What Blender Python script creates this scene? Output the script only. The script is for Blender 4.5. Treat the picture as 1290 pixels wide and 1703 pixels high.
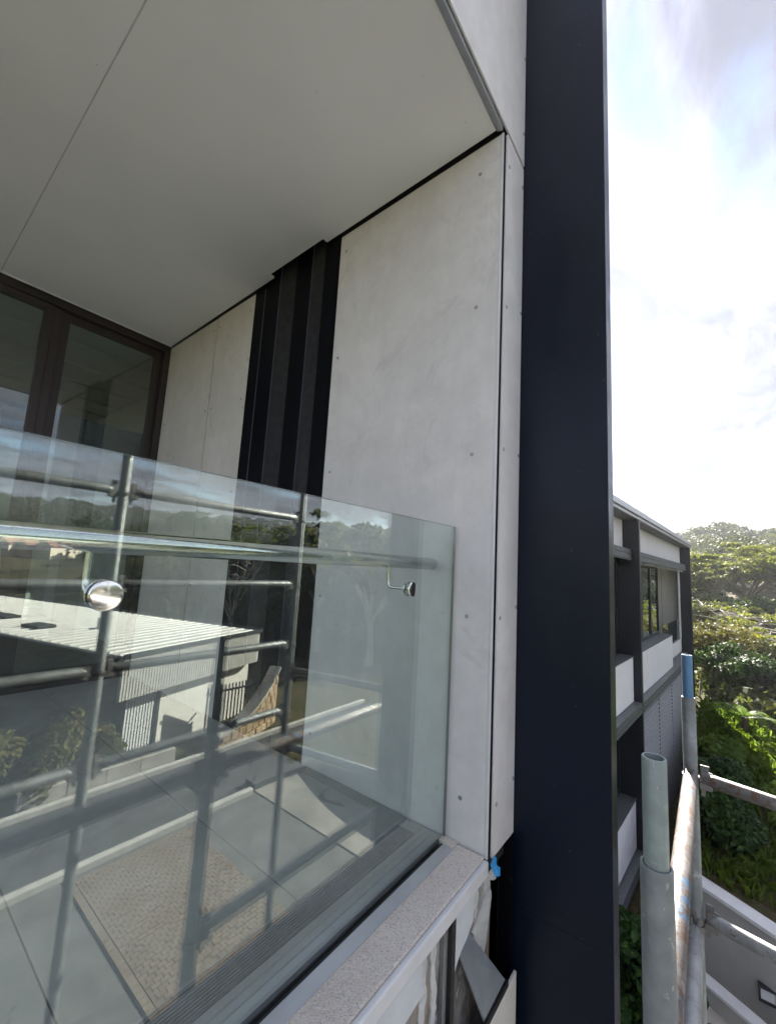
import bpy, bmesh, math, random
import numpy as np
from mathutils import Vector, Matrix
R = math.radians
for _o in list(bpy.data.objects):
    bpy.data.objects.remove(_o)
scene = bpy.context.scene
COL = scene.collection
random.seed(7)
rng = np.random.default_rng(11)

# ------------------------------------------------------------------ camera
# World: +X runs along the facade away from the viewer, +Y into the building, +Z up.
cam_d = bpy.data.cameras.new('camera')
cam = bpy.data.objects.new('camera', cam_d)
COL.objects.link(cam)
yaw, pitch, roll = 0.66203, 0.12784, 0.05626
fw = Vector((math.cos(pitch) * math.cos(yaw), math.cos(pitch) * math.sin(yaw), math.sin(pitch)))
up = Vector((-math.sin(pitch) * math.cos(yaw), -math.sin(pitch) * math.sin(yaw), math.cos(pitch)))
rt = Vector((math.sin(yaw), -math.cos(yaw), 0))
r2 = rt * math.cos(roll) + up * math.sin(roll)
u2 = up * math.cos(roll) - rt * math.sin(roll)
cam.matrix_world = Matrix(((r2.x, u2.x, -fw.x, 0), (r2.y, u2.y, -fw.y, 0), (r2.z, u2.z, -fw.z, 0), (0, 0, 0, 1)))
cam_d.sensor_fit = 'VERTICAL'
cam_d.sensor_height = 36.0
cam_d.lens = 36.0 * 687.15 / 1703
cam_d.clip_start = 0.02
cam_d.clip_end = 3000
scene.camera = cam

# ------------------------------------------------------------------ light
SUN_AZ, SUN_EL = 15.0, 27.0
EXPOSURE = 2.55
HAZE = 0.0006
scene.view_settings.view_transform = 'Standard'
scene.view_settings.look = 'None'
scene.view_settings.exposure = EXPOSURE
scene.view_settings.gamma = 1.0
scene.view_settings.use_curve_mapping = False
scene.cycles.use_denoising = True
scene.cycles.use_adaptive_sampling = True
scene.cycles.adaptive_threshold = 0.025
scene.cycles.max_bounces = 10
scene.cycles.diffuse_bounces = 5
scene.cycles.glossy_bounces = 5
scene.cycles.transparent_max_bounces = 24
scene.cycles.transmission_bounces = 6
scene.cycles.volume_bounces = 0
scene.cycles.sample_clamp_indirect = 8.0
scene.cycles.caustics_reflective = False
scene.cycles.caustics_refractive = False

sun_dir = Vector((math.cos(R(SUN_EL)) * math.cos(R(SUN_AZ)), math.cos(R(SUN_EL)) * math.sin(R(SUN_AZ)), math.sin(R(SUN_EL))))
sd = bpy.data.lights.new('sun', 'SUN')
sd.energy = 5.0
sd.angle = R(0.55)
sd.color = (1.0, 0.93, 0.82)
so = bpy.data.objects.new('sun', sd)
COL.objects.link(so)
so.rotation_euler = (-sun_dir).to_track_quat('-Z', 'Y').to_euler()

world = bpy.data.worlds.new('World')
scene.world = world
world.use_nodes = True
wn, wl = world.node_tree.nodes, world.node_tree.links
wn.clear()
w_out = wn.new('ShaderNodeOutputWorld')
w_bg = wn.new('ShaderNodeBackground')
w_bg.inputs['Strength'].default_value = 0.07
sky = wn.new('ShaderNodeTexSky')
sky.sky_type = 'NISHITA'
sky.sun_disc = False
sky.sun_elevation = R(SUN_EL)
sky.sun_rotation = R(90 - SUN_AZ)
sky.altitude = 60
sky.air_density = 1.0
sky.dust_density = 0.15
sky.ozone_density = 1.4
# thin broken cloud: noise laid on a plane far overhead, lit by the same sky
tc = wn.new('ShaderNodeTexCoord')
sep = wn.new('ShaderNodeSeparateXYZ')
wl.new(tc.outputs['Generated'], sep.inputs[0])


def wmath(op, a, b=None, c=None, clamp=False):
    n = wn.new('ShaderNodeMath')
    n.operation = op
    n.use_clamp = clamp
    for i, v in enumerate((a, b, c)):
        if v is None:
            continue
        if isinstance(v, (int, float)):
            n.inputs[i].default_value = v
        else:
            wl.new(v, n.inputs[i])
    return n.outputs[0]


zc = wmath('MAXIMUM', sep.outputs[2], 0.0)
den = wmath('ADD', zc, 0.16)
comb = wn.new('ShaderNodeCombineXYZ')
wl.new(wmath('DIVIDE', sep.outputs[0], den), comb.inputs[0])
wl.new(wmath('DIVIDE', sep.outputs[1], den), comb.inputs[1])
cn = wn.new('ShaderNodeTexNoise')
cn.inputs['Scale'].default_value = 1.9
cn.inputs['Detail'].default_value = 9
cn.inputs['Roughness'].default_value = 0.56
cn.inputs['Distortion'].default_value = 0.35
cmap = wn.new('ShaderNodeMapping')
cmap.inputs['Scale'].default_value = (0.75, 1.5, 1.0)
cmap.inputs['Rotation'].default_value = (0, 0, R(28))
cmap.inputs['Location'].default_value = (1.7, 0.4, 0.0)
wl.new(comb.outputs[0], cmap.inputs[0])
wl.new(cmap.outputs[0], cn.inputs[0])
cover = wn.new('ShaderNodeMapRange')
cover.interpolation_type = 'SMOOTHSTEP'
cover.inputs['From Min'].default_value = 0.31
cover.inputs['From Max'].default_value = 0.50
cover.inputs['To Max'].default_value = 0.97
wl.new(cn.outputs[0], cover.inputs[0])
hmix = wn.new('ShaderNodeMix')
hmix.data_type = 'RGBA'
# cloud brightness: a greyed, slightly brightened copy of the sky behind it
bw = wn.new('ShaderNodeRGBToBW')
wl.new(sky.outputs[0], bw.inputs[0])
cn2 = wn.new('ShaderNodeTexNoise')
cn2.inputs['Scale'].default_value = 3.1
cn2.inputs['Detail'].default_value = 8
cn2.inputs['Roughness'].default_value = 0.6
cn2.inputs['Distortion'].default_value = 0.5
wl.new(cmap.outputs[0], cn2.inputs[0])
shade = wn.new('ShaderNodeMapRange')
shade.interpolation_type = 'SMOOTHSTEP'
shade.inputs['From Min'].default_value = 0.36
shade.inputs['From Max'].default_value = 0.64
shade.inputs['To Min'].default_value = 1.35
shade.inputs['To Max'].default_value = 2.45
wl.new(cn2.outputs[0], shade.inputs[0])
# thin cloud scatters more light close to the sun
sdot = wn.new('ShaderNodeVectorMath')
sdot.operation = 'DOT_PRODUCT'
wl.new(tc.outputs['Generated'], sdot.inputs[0])
sdot.inputs[1].default_value = tuple(sun_dir)
halo = wmath('MULTIPLY', wmath('POWER', wmath('MAXIMUM', sdot.outputs['Value'], 0.0), 40.0), 1.0)
cb = wmath('ADD', wmath('ADD', wmath('MULTIPLY', bw.outputs[0], 0.015), shade.outputs[0]), halo)
ccol = wn.new('ShaderNodeCombineColor')
wl.new(wmath('MULTIPLY', cb, 0.90), ccol.inputs[0])
wl.new(cb, ccol.inputs[1])
wl.new(wmath('MULTIPLY', cb, 1.17), ccol.inputs[2])
wl.new(cover.outputs[0], hmix.inputs[0])
wl.new(sky.outputs[0], hmix.inputs[6])
wl.new(ccol.outputs[0], hmix.inputs[7])
tint = wn.new('ShaderNodeMix')
tint.data_type = 'RGBA'
tint.blend_type = 'MULTIPLY'
tint.inputs[0].default_value = 1.0
tint.inputs[7].default_value = (1.05, 0.97, 1.0, 1)
wl.new(hmix.outputs[2], tint.inputs[6])
wl.new(tint.outputs[2], w_bg.inputs['Color'])
wl.new(w_bg.outputs[0], w_out.inputs['Surface'])

# ------------------------------------------------------------------ materials


class NT:
    """small node-tree helper"""
    def __init__(self, name):
        self.m = bpy.data.materials.new(name)
        self.m.use_nodes = True
        self.t = self.m.node_tree
        self.n, self.l = self.t.nodes, self.t.links
        self.n.clear()
        self.out = self.n.new('ShaderNodeOutputMaterial')

    def new(self, typ, **kw):
        n = self.n.new(typ)
        for k, v in kw.items():
            setattr(n, k, v)
        return n

    def setin(self, node, key, v):
        if isinstance(v, bpy.types.NodeSocket):
            self.l.new(v, node.inputs[key])
        else:
            s = node.inputs[key]
            if s.type == 'RGBA' and len(v) == 3:
                v = (*v, 1)
            s.default_value = v

    def math(self, op, a, b=None, c=None, clamp=False):
        n = self.new('ShaderNodeMath', operation=op, use_clamp=clamp)
        for i, v in enumerate((a, b, c)):
            if v is not None:
                self.setin(n, i, v)
        return n.outputs[0]

    def coord(self, scale=(1, 1, 1), kind='Object', rot=(0, 0, 0)):
        if kind == 'World':
            src = self.new('ShaderNodeNewGeometry').outputs['Position']
        else:
            src = self.new('ShaderNodeTexCoord').outputs[kind]
        mp = self.new('ShaderNodeMapping')
        mp.inputs['Scale'].default_value = scale
        mp.inputs['Rotation'].default_value = rot
        self.l.new(src, mp.inputs[0])
        return mp.outputs[0]

    def noise(self, vec, scale=5, detail=4, rough=0.55, dist=0.0):
        n = self.new('ShaderNodeTexNoise')
        self.l.new(vec, n.inputs['Vector'])
        n.inputs['Scale'].default_value = scale
        n.inputs['Detail'].default_value = detail
        n.inputs['Roughness'].default_value = rough
        n.inputs['Distortion'].default_value = dist
        return n.outputs[0]

    def ramp(self, fac, a, b, lo=0.0, hi=1.0):
        n = self.new('ShaderNodeMapRange', interpolation_type='SMOOTHSTEP')
        self.setin(n, 'Value', fac)
        n.inputs['From Min'].default_value = a
        n.inputs['From Max'].default_value = b
        n.inputs['To Min'].default_value = lo
        n.inputs['To Max'].default_value = hi
        return n.outputs[0]

    def mix(self, fac, a, b, blend='MIX'):
        n = self.new('ShaderNodeMix', data_type='RGBA', blend_type=blend)
        self.setin(n, 0, fac)
        self.setin(n, 6, a)
        self.setin(n, 7, b)
        return n.outputs[2]

    def bump(self, h, strength=0.2, dist=0.01):
        n = self.new('ShaderNodeBump')
        n.inputs['Strength'].default_value = strength
        n.inputs['Distance'].default_value = dist
        self.l.new(h, n.inputs['Height'])
        return n.outputs[0]

    def pbr(self, color, rough=0.5, metal=0.0, normal=None, spec=0.5, trans=None, coat=0.0):
        p = self.new('ShaderNodeBsdfPrincipled')
        self.setin(p, 'Base Color', color)
        self.setin(p, 'Roughness', rough)
        self.setin(p, 'Metallic', metal)
        p.inputs['Specular IOR Level'].default_value = spec
        p.inputs['Coat Weight'].default_value = coat
        if normal is not None:
            self.l.new(normal, p.inputs['Normal'])
        self.l.new(p.outputs[0], self.out.inputs[0])
        return p


MAT = {}


def mat_fibre(name, base, base2, streak=0.5):
    t = NT(name)
    v = t.coord(kind='World')
    cloudy = t.noise(v, 1.6, 7, 0.66, 0.6)
    mid = t.noise(v, 9, 5, 0.65, 0.3)
    st = t.noise(t.coord((3.0, 3.0, 0.5), kind='World'), 4, 5, 0.6, 0.4)
    f = t.math('ADD', t.math('ADD', t.math('MULTIPLY', cloudy, 0.5), t.math('MULTIPLY', mid, 0.3)), t.math('MULTIPLY', st, 0.2))
    col = t.mix(t.ramp(f, 0.36, 0.64), base, base2)
    patch = t.ramp(t.noise(v, 2.3, 6, 0.75, 1.2), 0.56, 0.66)
    col = t.mix(t.math('MULTIPLY', patch, 0.28 + 0.1 * streak), col, [c * 0.78 for c in base])
    pit = t.ramp(t.noise(v, 75, 2, 0.5), 0.68, 0.74)
    col = t.mix(t.math('MULTIPLY', pit, 0.25), col, [c * 0.7 for c in base])
    scuff = t.ramp(t.noise(t.coord((1, 8, 30), kind='World'), 3.0, 3, 0.5, 0.3), 0.74, 0.77)
    col = t.mix(t.math('MULTIPLY', scuff, 0.2), col, [min(1, c * 1.15) for c in base2])
    t.pbr(col, t.ramp(cloudy, 0.3, 0.7, 0.55, 0.75), 0, t.bump(t.noise(v, 160, 3, 0.6), 0.06, 0.004), spec=0.3)
    MAT[name] = t.m


mat_fibre('fibre_cement', (0.69, 0.685, 0.68), (0.81, 0.805, 0.80))
mat_fibre('fibre_cement_warm', (0.65, 0.63, 0.58), (0.75, 0.735, 0.695), 1.4)
mat_fibre('far_panel', (0.68, 0.675, 0.68), (0.74, 0.735, 0.74))


def mat_simple(name, col, rough=0.5, metal=0.0, var=0.12, scale=8, bump=0.05, bscale=60, spec=0.5, kind='World'):
    t = NT(name)
    v = t.coord(kind=kind)
    n = t.noise(v, scale, 5, 0.6, 0.2)
    c = t.mix(t.ramp(n, 0.3, 0.7), [x * (1 - var) for x in col], [min(1, x * (1 + var)) for x in col])
    nb = t.bump(t.noise(v, bscale, 3, 0.6), bump, 0.004) if bump else None
    t.pbr(c, t.ramp(t.noise(v, scale * 2.3, 4), 0.3, 0.7, max(0.02, rough - 0.07), rough + 0.07), metal, nb, spec=spec)
    MAT[name] = t.m


# soffit: rolled matt paint with orange-peel stipple
mat_simple('soffit_paint', (0.86, 0.88, 0.88), 0.8, 0, 0.03, 1.2, 0.10, 240, 0.2)
mat_simple('joint_filler', (0.55, 0.555, 0.54), 0.8, 0, 0.1, 12)
mat_simple('soffit_trim', (0.40, 0.42, 0.44), 0.45, 0.6, 0.08)
mat_simple('shadow_gap', (0.016, 0.017, 0.02), 0.7, 0, 0.2)
mat_simple('white_trim', (0.74, 0.76, 0.78), 0.35, 0.0, 0.05, 6, 0.02)
mat_simple('aluminium', (0.62, 0.64, 0.67), 0.38, 0.55, 0.06, 6, 0.02)
mat_simple('rubber', (0.012, 0.014, 0.016), 0.45, 0, 0.3, 20)
mat_simple('grate_metal', (0.30, 0.31, 0.32), 0.42, 0.6, 0.15, 15)
mat_simple('fixing', (0.42, 0.42, 0.42), 0.42, 0.5, 0.1)
mat_simple('plaster_wall', (0.62, 0.61, 0.58), 0.8, 0, 0.04, 2)
mat_simple('room_ceiling', (0.50, 0.51, 0.50), 0.8, 0, 0.03, 2)
mat_simple('room_floor', (0.20, 0.15, 0.11), 0.4, 0, 0.2, 4)
mat_simple('blind_fabric', (0.16, 0.17, 0.18), 0.8, 0, 0.1, 30)
mat_simple('membrane', (0.10, 0.105, 0.11), 0.55, 0, 0.4, 9, 0.3, 30)
mat_simple('blue_tape', (0.01, 0.24, 0.56), 0.45, 0, 0.1, 20)
mat_simple('grey_flashing', (0.25, 0.29, 0.32), 0.4, 0.35, 0.10, 7, 0.04)
mat_simple('white_sheet', (0.66, 0.70, 0.74), 0.5, 0, 0.05, 9, 0.1, 40)
mat_simple('adhesive', (0.60, 0.62, 0.62), 0.6, 0, 0.15, 24, 0.5, 60)
mat_simple('roof_edge', (0.42, 0.43, 0.45), 0.4, 0.4, 0.08)
mat_simple('hood_grey', (0.115, 0.125, 0.13), 0.5, 0.3, 0.08)
mat_simple('louvre_grey', (0.17, 0.18, 0.19), 0.45, 0.4, 0.08)
mat_simple('far_white', (0.80, 0.81, 0.84), 0.45, 0, 0.03, 3)
mat_simple('render_grey', (0.42, 0.415, 0.40), 0.85, 0, 0.08, 1.5, 0.2, 90)
mat_simple('coping_white', (0.74, 0.75, 0.76), 0.6, 0, 0.06, 5)
mat_simple('roof_sheet', (0.60, 0.60, 0.56), 0.42, 0.0, 0.10, 1.5, 0.03)
mat_simple('house_fascia', (0.60, 0.59, 0.55), 0.5, 0, 0.05, 3)
mat_simple('house_wall', (0.74, 0.72, 0.66), 0.7, 0, 0.05, 2)
mat_simple('house_dark_and_shade', (0.06, 0.065, 0.07), 0.6, 0, 0.2, 3)
mat_simple('gutter_dark', (0.05, 0.055, 0.06), 0.45, 0.3, 0.1)
mat_simple('concrete', (0.42, 0.40, 0.36), 0.85, 0, 0.22, 2.5, 0.25, 40)
mat_simple('shaded_paving', (0.12, 0.122, 0.12), 0.85, 0, 0.2, 2.5, 0.25, 40)  # shadow over the footpath and drive put into a dark base colour
mat_simple('apron_concrete', (0.24, 0.225, 0.20), 0.85, 0, 0.3, 1.2, 0.25, 40)
mat_simple('kerb_concrete', (0.46, 0.45, 0.42), 0.85, 0, 0.15, 6, 0.2, 60)
mat_simple('asphalt', (0.06, 0.062, 0.065), 0.85, 0, 0.25, 3, 0.5, 120)
mat_simple('bark', (0.15, 0.125, 0.10), 0.9, 0, 0.35, 12, 0.6, 40)
mat_simple('pale_bark', (0.46, 0.42, 0.37), 0.8, 0, 0.25, 8, 0.3, 40)
mat_simple('fern_trunk', (0.06, 0.045, 0.03), 0.95, 0, 0.4, 20, 0.8, 60)
mat_simple('house_cream', (0.72, 0.64, 0.50), 0.7, 0, 0.05)
mat_simple('house_roof_tile', (0.22, 0.10, 0.07), 0.7, 0, 0.15)


def mat_navy(name, col, rough, spec=0.5, dust=0.0):
    t = NT(name)
    v = t.coord(kind='World')
    n = t.noise(v, 1.3, 4, 0.6)
    fine = t.noise(v, 700, 2, 0.5)
    wave = t.noise(t.coord((1, 1, .35), kind='World'), 2.6, 2, 0.4)
    c = t.mix(t.ramp(n, 0.3, 0.7), [x * 0.85 for x in col], [x * 1.15 for x in col])
    speck = t.ramp(t.noise(v, 55, 2, 0.5), 0.735, 0.765)
    c = t.mix(t.math('MULTIPLY', speck, 0.25), c, (0.25, 0.26, 0.28))
    if dust:
        d1 = t.ramp(t.noise(t.coord((2, 2, .25), kind='World'), 5, 6, 0.7, 0.8), 0.5, 0.8)
        scr = t.ramp(t.noise(t.coord((1, 1, 9), kind='World', rot=(.5, .3, .2)), 7, 3, 0.5, .5), 0.76, 0.775)
        c = t.mix(t.math('MULTIPLY', t.math('ADD', d1, t.math('MULTIPLY', scr, 1.5)), dust), c, (0.30, 0.30, 0.30))
    hgt = t.math('ADD', t.math('MULTIPLY', wave, 1.0), t.math('MULTIPLY', fine, 0.02))
    t.pbr(c, t.ramp(t.noise(v, 4, 5, .7), 0.3, 0.7, rough - 0.05, rough + 0.09), 0.0, t.bump(hgt, 0.25, 0.02), spec=spec)
    MAT[name] = t.m


mat_navy('navy_steel', (0.0028, 0.0068, 0.0185), 0.33, 0.28, 0.014)
mat_navy('black_cladding', (0.0022, 0.0026, 0.0048), 0.42, 0.09)
mat_simple('slate_sheen_trim', (0.085, 0.092, 0.13), 0.42, 0.0, 0.08)  # on the rib sides this lighter blue-grey stands in for reflected sky
mat_navy('brown_anodised', (0.040, 0.031, 0.029), 0.40)
mat_navy('far_steel', (0.014, 0.016, 0.022), 0.42)

# terrazzo-like stone coping with pale and dark flecks
t = NT('sill_stone')
v = t.coord(kind='World')
vo = t.new('ShaderNodeTexVoronoi')
t.l.new(v, vo.inputs['Vector'])
vo.inputs['Scale'].default_value = 400
hue = t.new('ShaderNodeSeparateColor')
t.l.new(vo.outputs['Color'], hue.inputs[0])
base = t.mix(t.ramp(t.noise(v, 4, 5), 0.3, 0.7), (0.64, 0.59, 0.525), (0.74, 0.69, 0.625))
base = t.mix(t.math('MULTIPLY', t.ramp(hue.outputs[0], 0.80, 0.9), 0.65), base, (0.85, 0.83, 0.80))
base = t.mix(t.math('MULTIPLY', t.ramp(hue.outputs[1], 0.82, 0.92), 0.55), base, (0.24, 0.225, 0.22))
base = t.mix(t.math('MULTIPLY', t.ramp(hue.outputs[2], 0.88, 0.95), 0.4), base, (0.36, 0.29, 0.24))
t.pbr(base, 0.62, 0, t.bump(t.noise(v, 300, 2), 0.08, 0.002), spec=0.3)
MAT['sill_stone'] = t.m

# balcony tile: honed grey concrete tile
t = NT('floor_tile')
v = t.coord(kind='World')
c = t.mix(t.ramp(t.noise(v, 3.5, 6, 0.65, 0.4), 0.3, 0.7), (0.31, 0.315, 0.305), (0.40, 0.405, 0.395))
c = t.mix(t.math('MULTIPLY', t.ramp(t.noise(v, 130, 2), 0.58, 0.7), 0.35), c, (0.34, 0.34, 0.33))
stn = t.ramp(t.noise(v, 5.5, 3, 0.5, 1.0), 0.66, 0.72)
c = t.mix(t.math('MULTIPLY', stn, 0.45), c, (0.10, 0.10, 0.10))
t.pbr(c, 0.6, 0, t.bump(t.noise(v, 200, 2), 0.1, 0.002), spec=0.35)
MAT['floor_tile'] = t.m

# chrome
t = NT('chrome')
v = t.coord(kind='World')
scr = t.noise(t.coord((2, 60, 60), kind='World'), 30, 3)
t.pbr((0.88, 0.88, 0.87), t.ramp(scr, 0.3, 0.8, 0.09, 0.19), 1.0)
MAT['chrome'] = t.m


def mat_glass(name, tint, f0, dirt=0.0):
    t = NT(name)
    g = t.new('ShaderNodeNewGeometry')
    d = t.new('ShaderNodeVectorMath', operation='DOT_PRODUCT')
    t.l.new(g.outputs['Normal'], d.inputs[0])
    t.l.new(g.outputs['Incoming'], d.inputs[1])
    cosv = t.math('ABSOLUTE', d.outputs['Value'])
    p5 = t.math('POWER', t.math('SUBTRACT', 1.0, cosv, clamp=True), 5.0)
    fr = t.math('ADD', f0, t.math('MULTIPLY', p5, 1.0 - f0), clamp=True)
    tr = t.new('ShaderNodeBsdfTransparent')
    tr.inputs[0].default_value = (*tint, 1)
    gl = t.new('ShaderNodeBsdfGlossy')
    gl.inputs['Roughness'].default_value = 0.0
    gl.inputs['Color'].default_value = (0.93, 0.98, 0.97, 1)
    mx = t.new('ShaderNodeMixShader')
    t.l.new(fr, mx.inputs[0])
    t.l.new(tr.outputs[0], mx.inputs[1])
    t.l.new(gl.outputs[0], mx.inputs[2])
    last = mx
    if dirt > 0:
        v = t.coord(kind='World')
        n1 = t.ramp(t.noise(v, 3.0, 6, 0.65, 0.5), 0.35, 0.75)
        n2 = t.ramp(t.noise(v, 140, 2, 0.5), 0.70, 0.78)
        k = t.math('MULTIPLY', t.math('ADD', t.math('MULTIPLY', n1, 0.8), n2), dirt)
        df = t.new('ShaderNodeBsdfDiffuse')
        df.inputs[0].default_value = (0.55, 0.58, 0.56, 1)
        mx2 = t.new('ShaderNodeMixShader')
        t.l.new(k, mx2.inputs[0])
        t.l.new(mx.outputs[0], mx2.inputs[1])
        t.l.new(df.outputs[0], mx2.inputs[2])
        last = mx2
    t.l.new(last.outputs[0], t.out.inputs[0])
    MAT[name] = t.m


mat_glass('balustrade_glass', (0.92, 0.965, 0.945), 0.105, 0.035)
mat_glass('door_glass', (0.80, 0.84, 0.83), 0.07)
mat_glass('far_glass', (0.62, 0.68, 0.67), 0.09)
mat_simple('glass_edge', (0.11, 0.14, 0.135), 0.15, 0, 0.1, 20, 0)


def mat_galv(name, base, rust_lo, rust_hi, blue=None, dark=0.8):
    t = NT(name)
    v = t.coord(kind='World')
    sp = t.new('ShaderNodeTexVoronoi')
    t.l.new(v, sp.inputs['Vector'])
    sp.inputs['Scale'].default_value = 70
    sc = t.new('ShaderNodeSeparateColor')
    t.l.new(sp.outputs['Color'], sc.inputs[0])
    c = t.mix(t.ramp(t.noise(v, 9, 5, 0.65), 0.3, 0.7), [x * dark for x in base], base)
    c = t.mix(t.math('MULTIPLY', sc.outputs[0], 0.18), c, [x * 0.7 for x in base])
    stain = t.ramp(t.noise(t.coord((1, 1, 0.25), kind='World'), 16, 6, 0.7, 0.5), 0.52, 0.72)
    c = t.mix(t.math('MULTIPLY', stain, 0.45), c, [x * 0.42 for x in base])
    splash = t.ramp(t.noise(t.coord((1, 1, 0.6), kind='World'), 26, 6, 0.75, 0.9), 0.60, 0.66)
    c = t.mix(t.math('MULTIPLY', splash, 0.6), c, (0.62, 0.62, 0.60))
    if blue:
        bz = t.ramp(t.noise(t.coord((1, 1, 1), kind='World'), 5.5, 4, 0.6), blue, blue + 0.05)
        c = t.mix(t.math('MULTIPLY', bz, 0.75), c, (0.06, 0.20, 0.36))
    r = t.ramp(t.noise(t.coord((1, 1, 1), kind='World'), 34, 6, 0.72, 0.5), rust_lo, rust_hi)
    c = t.mix(t.math('MULTIPLY', r, 0.85), c, (0.13, 0.065, 0.035))
    met = t.math('MULTIPLY', t.math('SUBTRACT', 1.0, r), 0.35)
    t.pbr(c, t.ramp(t.noise(v, 30, 4), 0.3, 0.7, 0.38, 0.62), met, t.bump(t.noise(v, 90, 4, 0.7), 0.25, 0.003))
    MAT[name] = t.m


mat_galv('galvanised', (0.30, 0.325, 0.325), 0.64, 0.80, dark=.62)
mat_galv('galvanised_dark', (0.19, 0.205, 0.205), 0.62, 0.78, dark=.62)
mat_galv('galvanised_worn', (0.42, 0.43, 0.43), 0.57, 0.70, blue=0.66, dark=.65)
mat_galv('galvanised_rusty', (0.24, 0.23, 0.22), 0.49, 0.58, blue=0.62, dark=.7)
mat_galv('spigot_steel', (0.34, 0.40, 0.385), 0.66, 0.80, blue=0.60, dark=.7)
mat_galv('blue_steel', (0.26, 0.31, 0.34), 0.68, 0.78, blue=.44, dark=0.7)
mat_galv('coupler_steel', (0.24, 0.235, 0.225), 0.54, 0.66)

# torn wall: brownish render with grey residue
t = NT('torn_substrate')
v = t.coord((1, 1, 0.45), kind='World')
c = t.mix(t.ramp(t.noise(v, 8, 6, 0.7, 0.8), 0.35, 0.65), (0.16, 0.15, 0.145), (0.40, 0.40, 0.39))
c = t.mix(t.ramp(t.noise(v, 15, 5, 0.7, 1.5), 0.55, 0.66), c, (0.62, 0.64, 0.65))
c = t.mix(t.math('MULTIPLY', t.ramp(t.noise(v, 5, 3), 0.55, 0.7), 0.7), c, (0.30, 0.22, 0.15))
t.pbr(c, 0.7, 0, t.bump(t.noise(v, 30, 5, 0.7), 0.6, 0.01))
MAT['torn_substrate'] = t.m

# sandstone
t = NT('sandstone')
v = t.coord(kind='World')
oi = t.new('ShaderNodeObjectInfo')
c = t.mix(oi.outputs['Random'], (0.40, 0.27, 0.15), (0.58, 0.44, 0.29))
c = t.mix(t.ramp(t.noise(v, 6, 6, 0.7), 0.35, 0.7), c, (0.26, 0.19, 0.12))
t.pbr(c, 0.9, 0, t.bump(t.noise(v, 25, 5, 0.7), 0.6, 0.02))
MAT['sandstone'] = t.m

# clay paving
t = NT('clay_paver')
v = t.coord(kind='World')
c = t.mix(t.ramp(t.noise(v, 9, 3, 0.7), 0.35, 0.65), (0.13, 0.095, 0.068), (0.24, 0.185, 0.135))
c = t.mix(t.ramp(t.noise(v, 0.9, 4), 0.4, 0.65), c, (0.22, 0.19, 0.155))
t.pbr(c, 0.85, 0, t.bump(t.noise(v, 60, 3), 0.2, 0.004))
MAT['clay_paver'] = t.m

# ground: leaf litter, dry grass, earth
t = NT('earth')
v = t.coord(kind='World')
c = t.mix(t.ramp(t.noise(v, 0.6, 6, 0.65), 0.35, 0.65), (0.040, 0.055, 0.018), (0.095, 0.078, 0.045))
c = t.mix(t.ramp(t.noise(v, 7, 5, 0.7), 0.45, 0.7), c, (0.15, 0.115, 0.07))
t.pbr(c, 0.95, 0, t.bump(t.noise(v, 9, 6, 0.75), 0.8, 0.08), spec=0.1)
MAT['earth'] = t.m


def mat_leaf(name, dark, light, tip=None, trans=0.35, scale=0.35, rough=0.62):
    t = NT(name)
    v = t.coord(kind='World')
    n = t.noise(v, scale, 4, 0.65)
    n2 = t.noise(v, scale * 14, 2, 0.6)
    f = t.math('ADD', t.math('MULTIPLY', n, 0.55), t.math('MULTIPLY', n2, 0.45))
    c = t.mix(t.ramp(f, 0.36, 0.64), dark, light)
    if tip:
        c = t.mix(t.math('MULTIPLY', t.ramp(n2, 0.58, 0.68), 0.6), c, tip)
    p = t.new('ShaderNodeBsdfPrincipled')
    t.l.new(c, p.inputs['Base Color'])
    p.inputs['Roughness'].default_value = rough
    p.inputs['Specular IOR Level'].default_value = 0.15
    tl = t.new('ShaderNodeBsdfTranslucent')
    br = t.mix(1.0, c, (1.25, 1.2, 0.6), 'MULTIPLY')
    t.l.new(br, tl.inputs[0])
    mx = t.new('ShaderNodeMixShader')
    mx.inputs[0].default_value = trans
    t.l.new(p.outputs[0], mx.inputs[1])
    t.l.new(tl.outputs[0], mx.inputs[2])
    t.l.new(mx.outputs[0], t.out.inputs[0])
    MAT[name] = t.m


mat_leaf('leaf_umbrella', (0.075, 0.105, 0.025), (0.17, 0.195, 0.045), (0.25, 0.235, 0.06), 0.45)
mat_leaf('leaf_gum', (0.070, 0.090, 0.040), (0.14, 0.155, 0.065), (0.17, 0.165, 0.06), 0.38)
mat_leaf('leaf_dark', (0.020, 0.048, 0.014), (0.055, 0.095, 0.022), None, 0.25)
mat_leaf('leaf_olive', (0.085, 0.09, 0.035), (0.18, 0.17, 0.07), (0.22, 0.17, 0.05), 0.35)
mat_leaf('leaf_hedge', (0.014, 0.040, 0.012), (0.045, 0.105, 0.022), (0.12, 0.20, 0.03), 0.25, 1.2, 0.45)
mat_leaf('leaf_fern', (0.06, 0.12, 0.018), (0.13, 0.20, 0.03), None, 0.45, 1.0)
mat_leaf('grass_blade', (0.11, 0.19, 0.03), (0.21, 0.31, 0.05), (0.20, 0.22, 0.06), 0.4, 0.9)
mat_leaf('leaf_wood', (0.038, 0.056, 0.024), (0.095, 0.11, 0.042), (0.14, 0.135, 0.05), 0.3, 0.06)

# ------------------------------------------------------------------ mesh helpers


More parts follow.
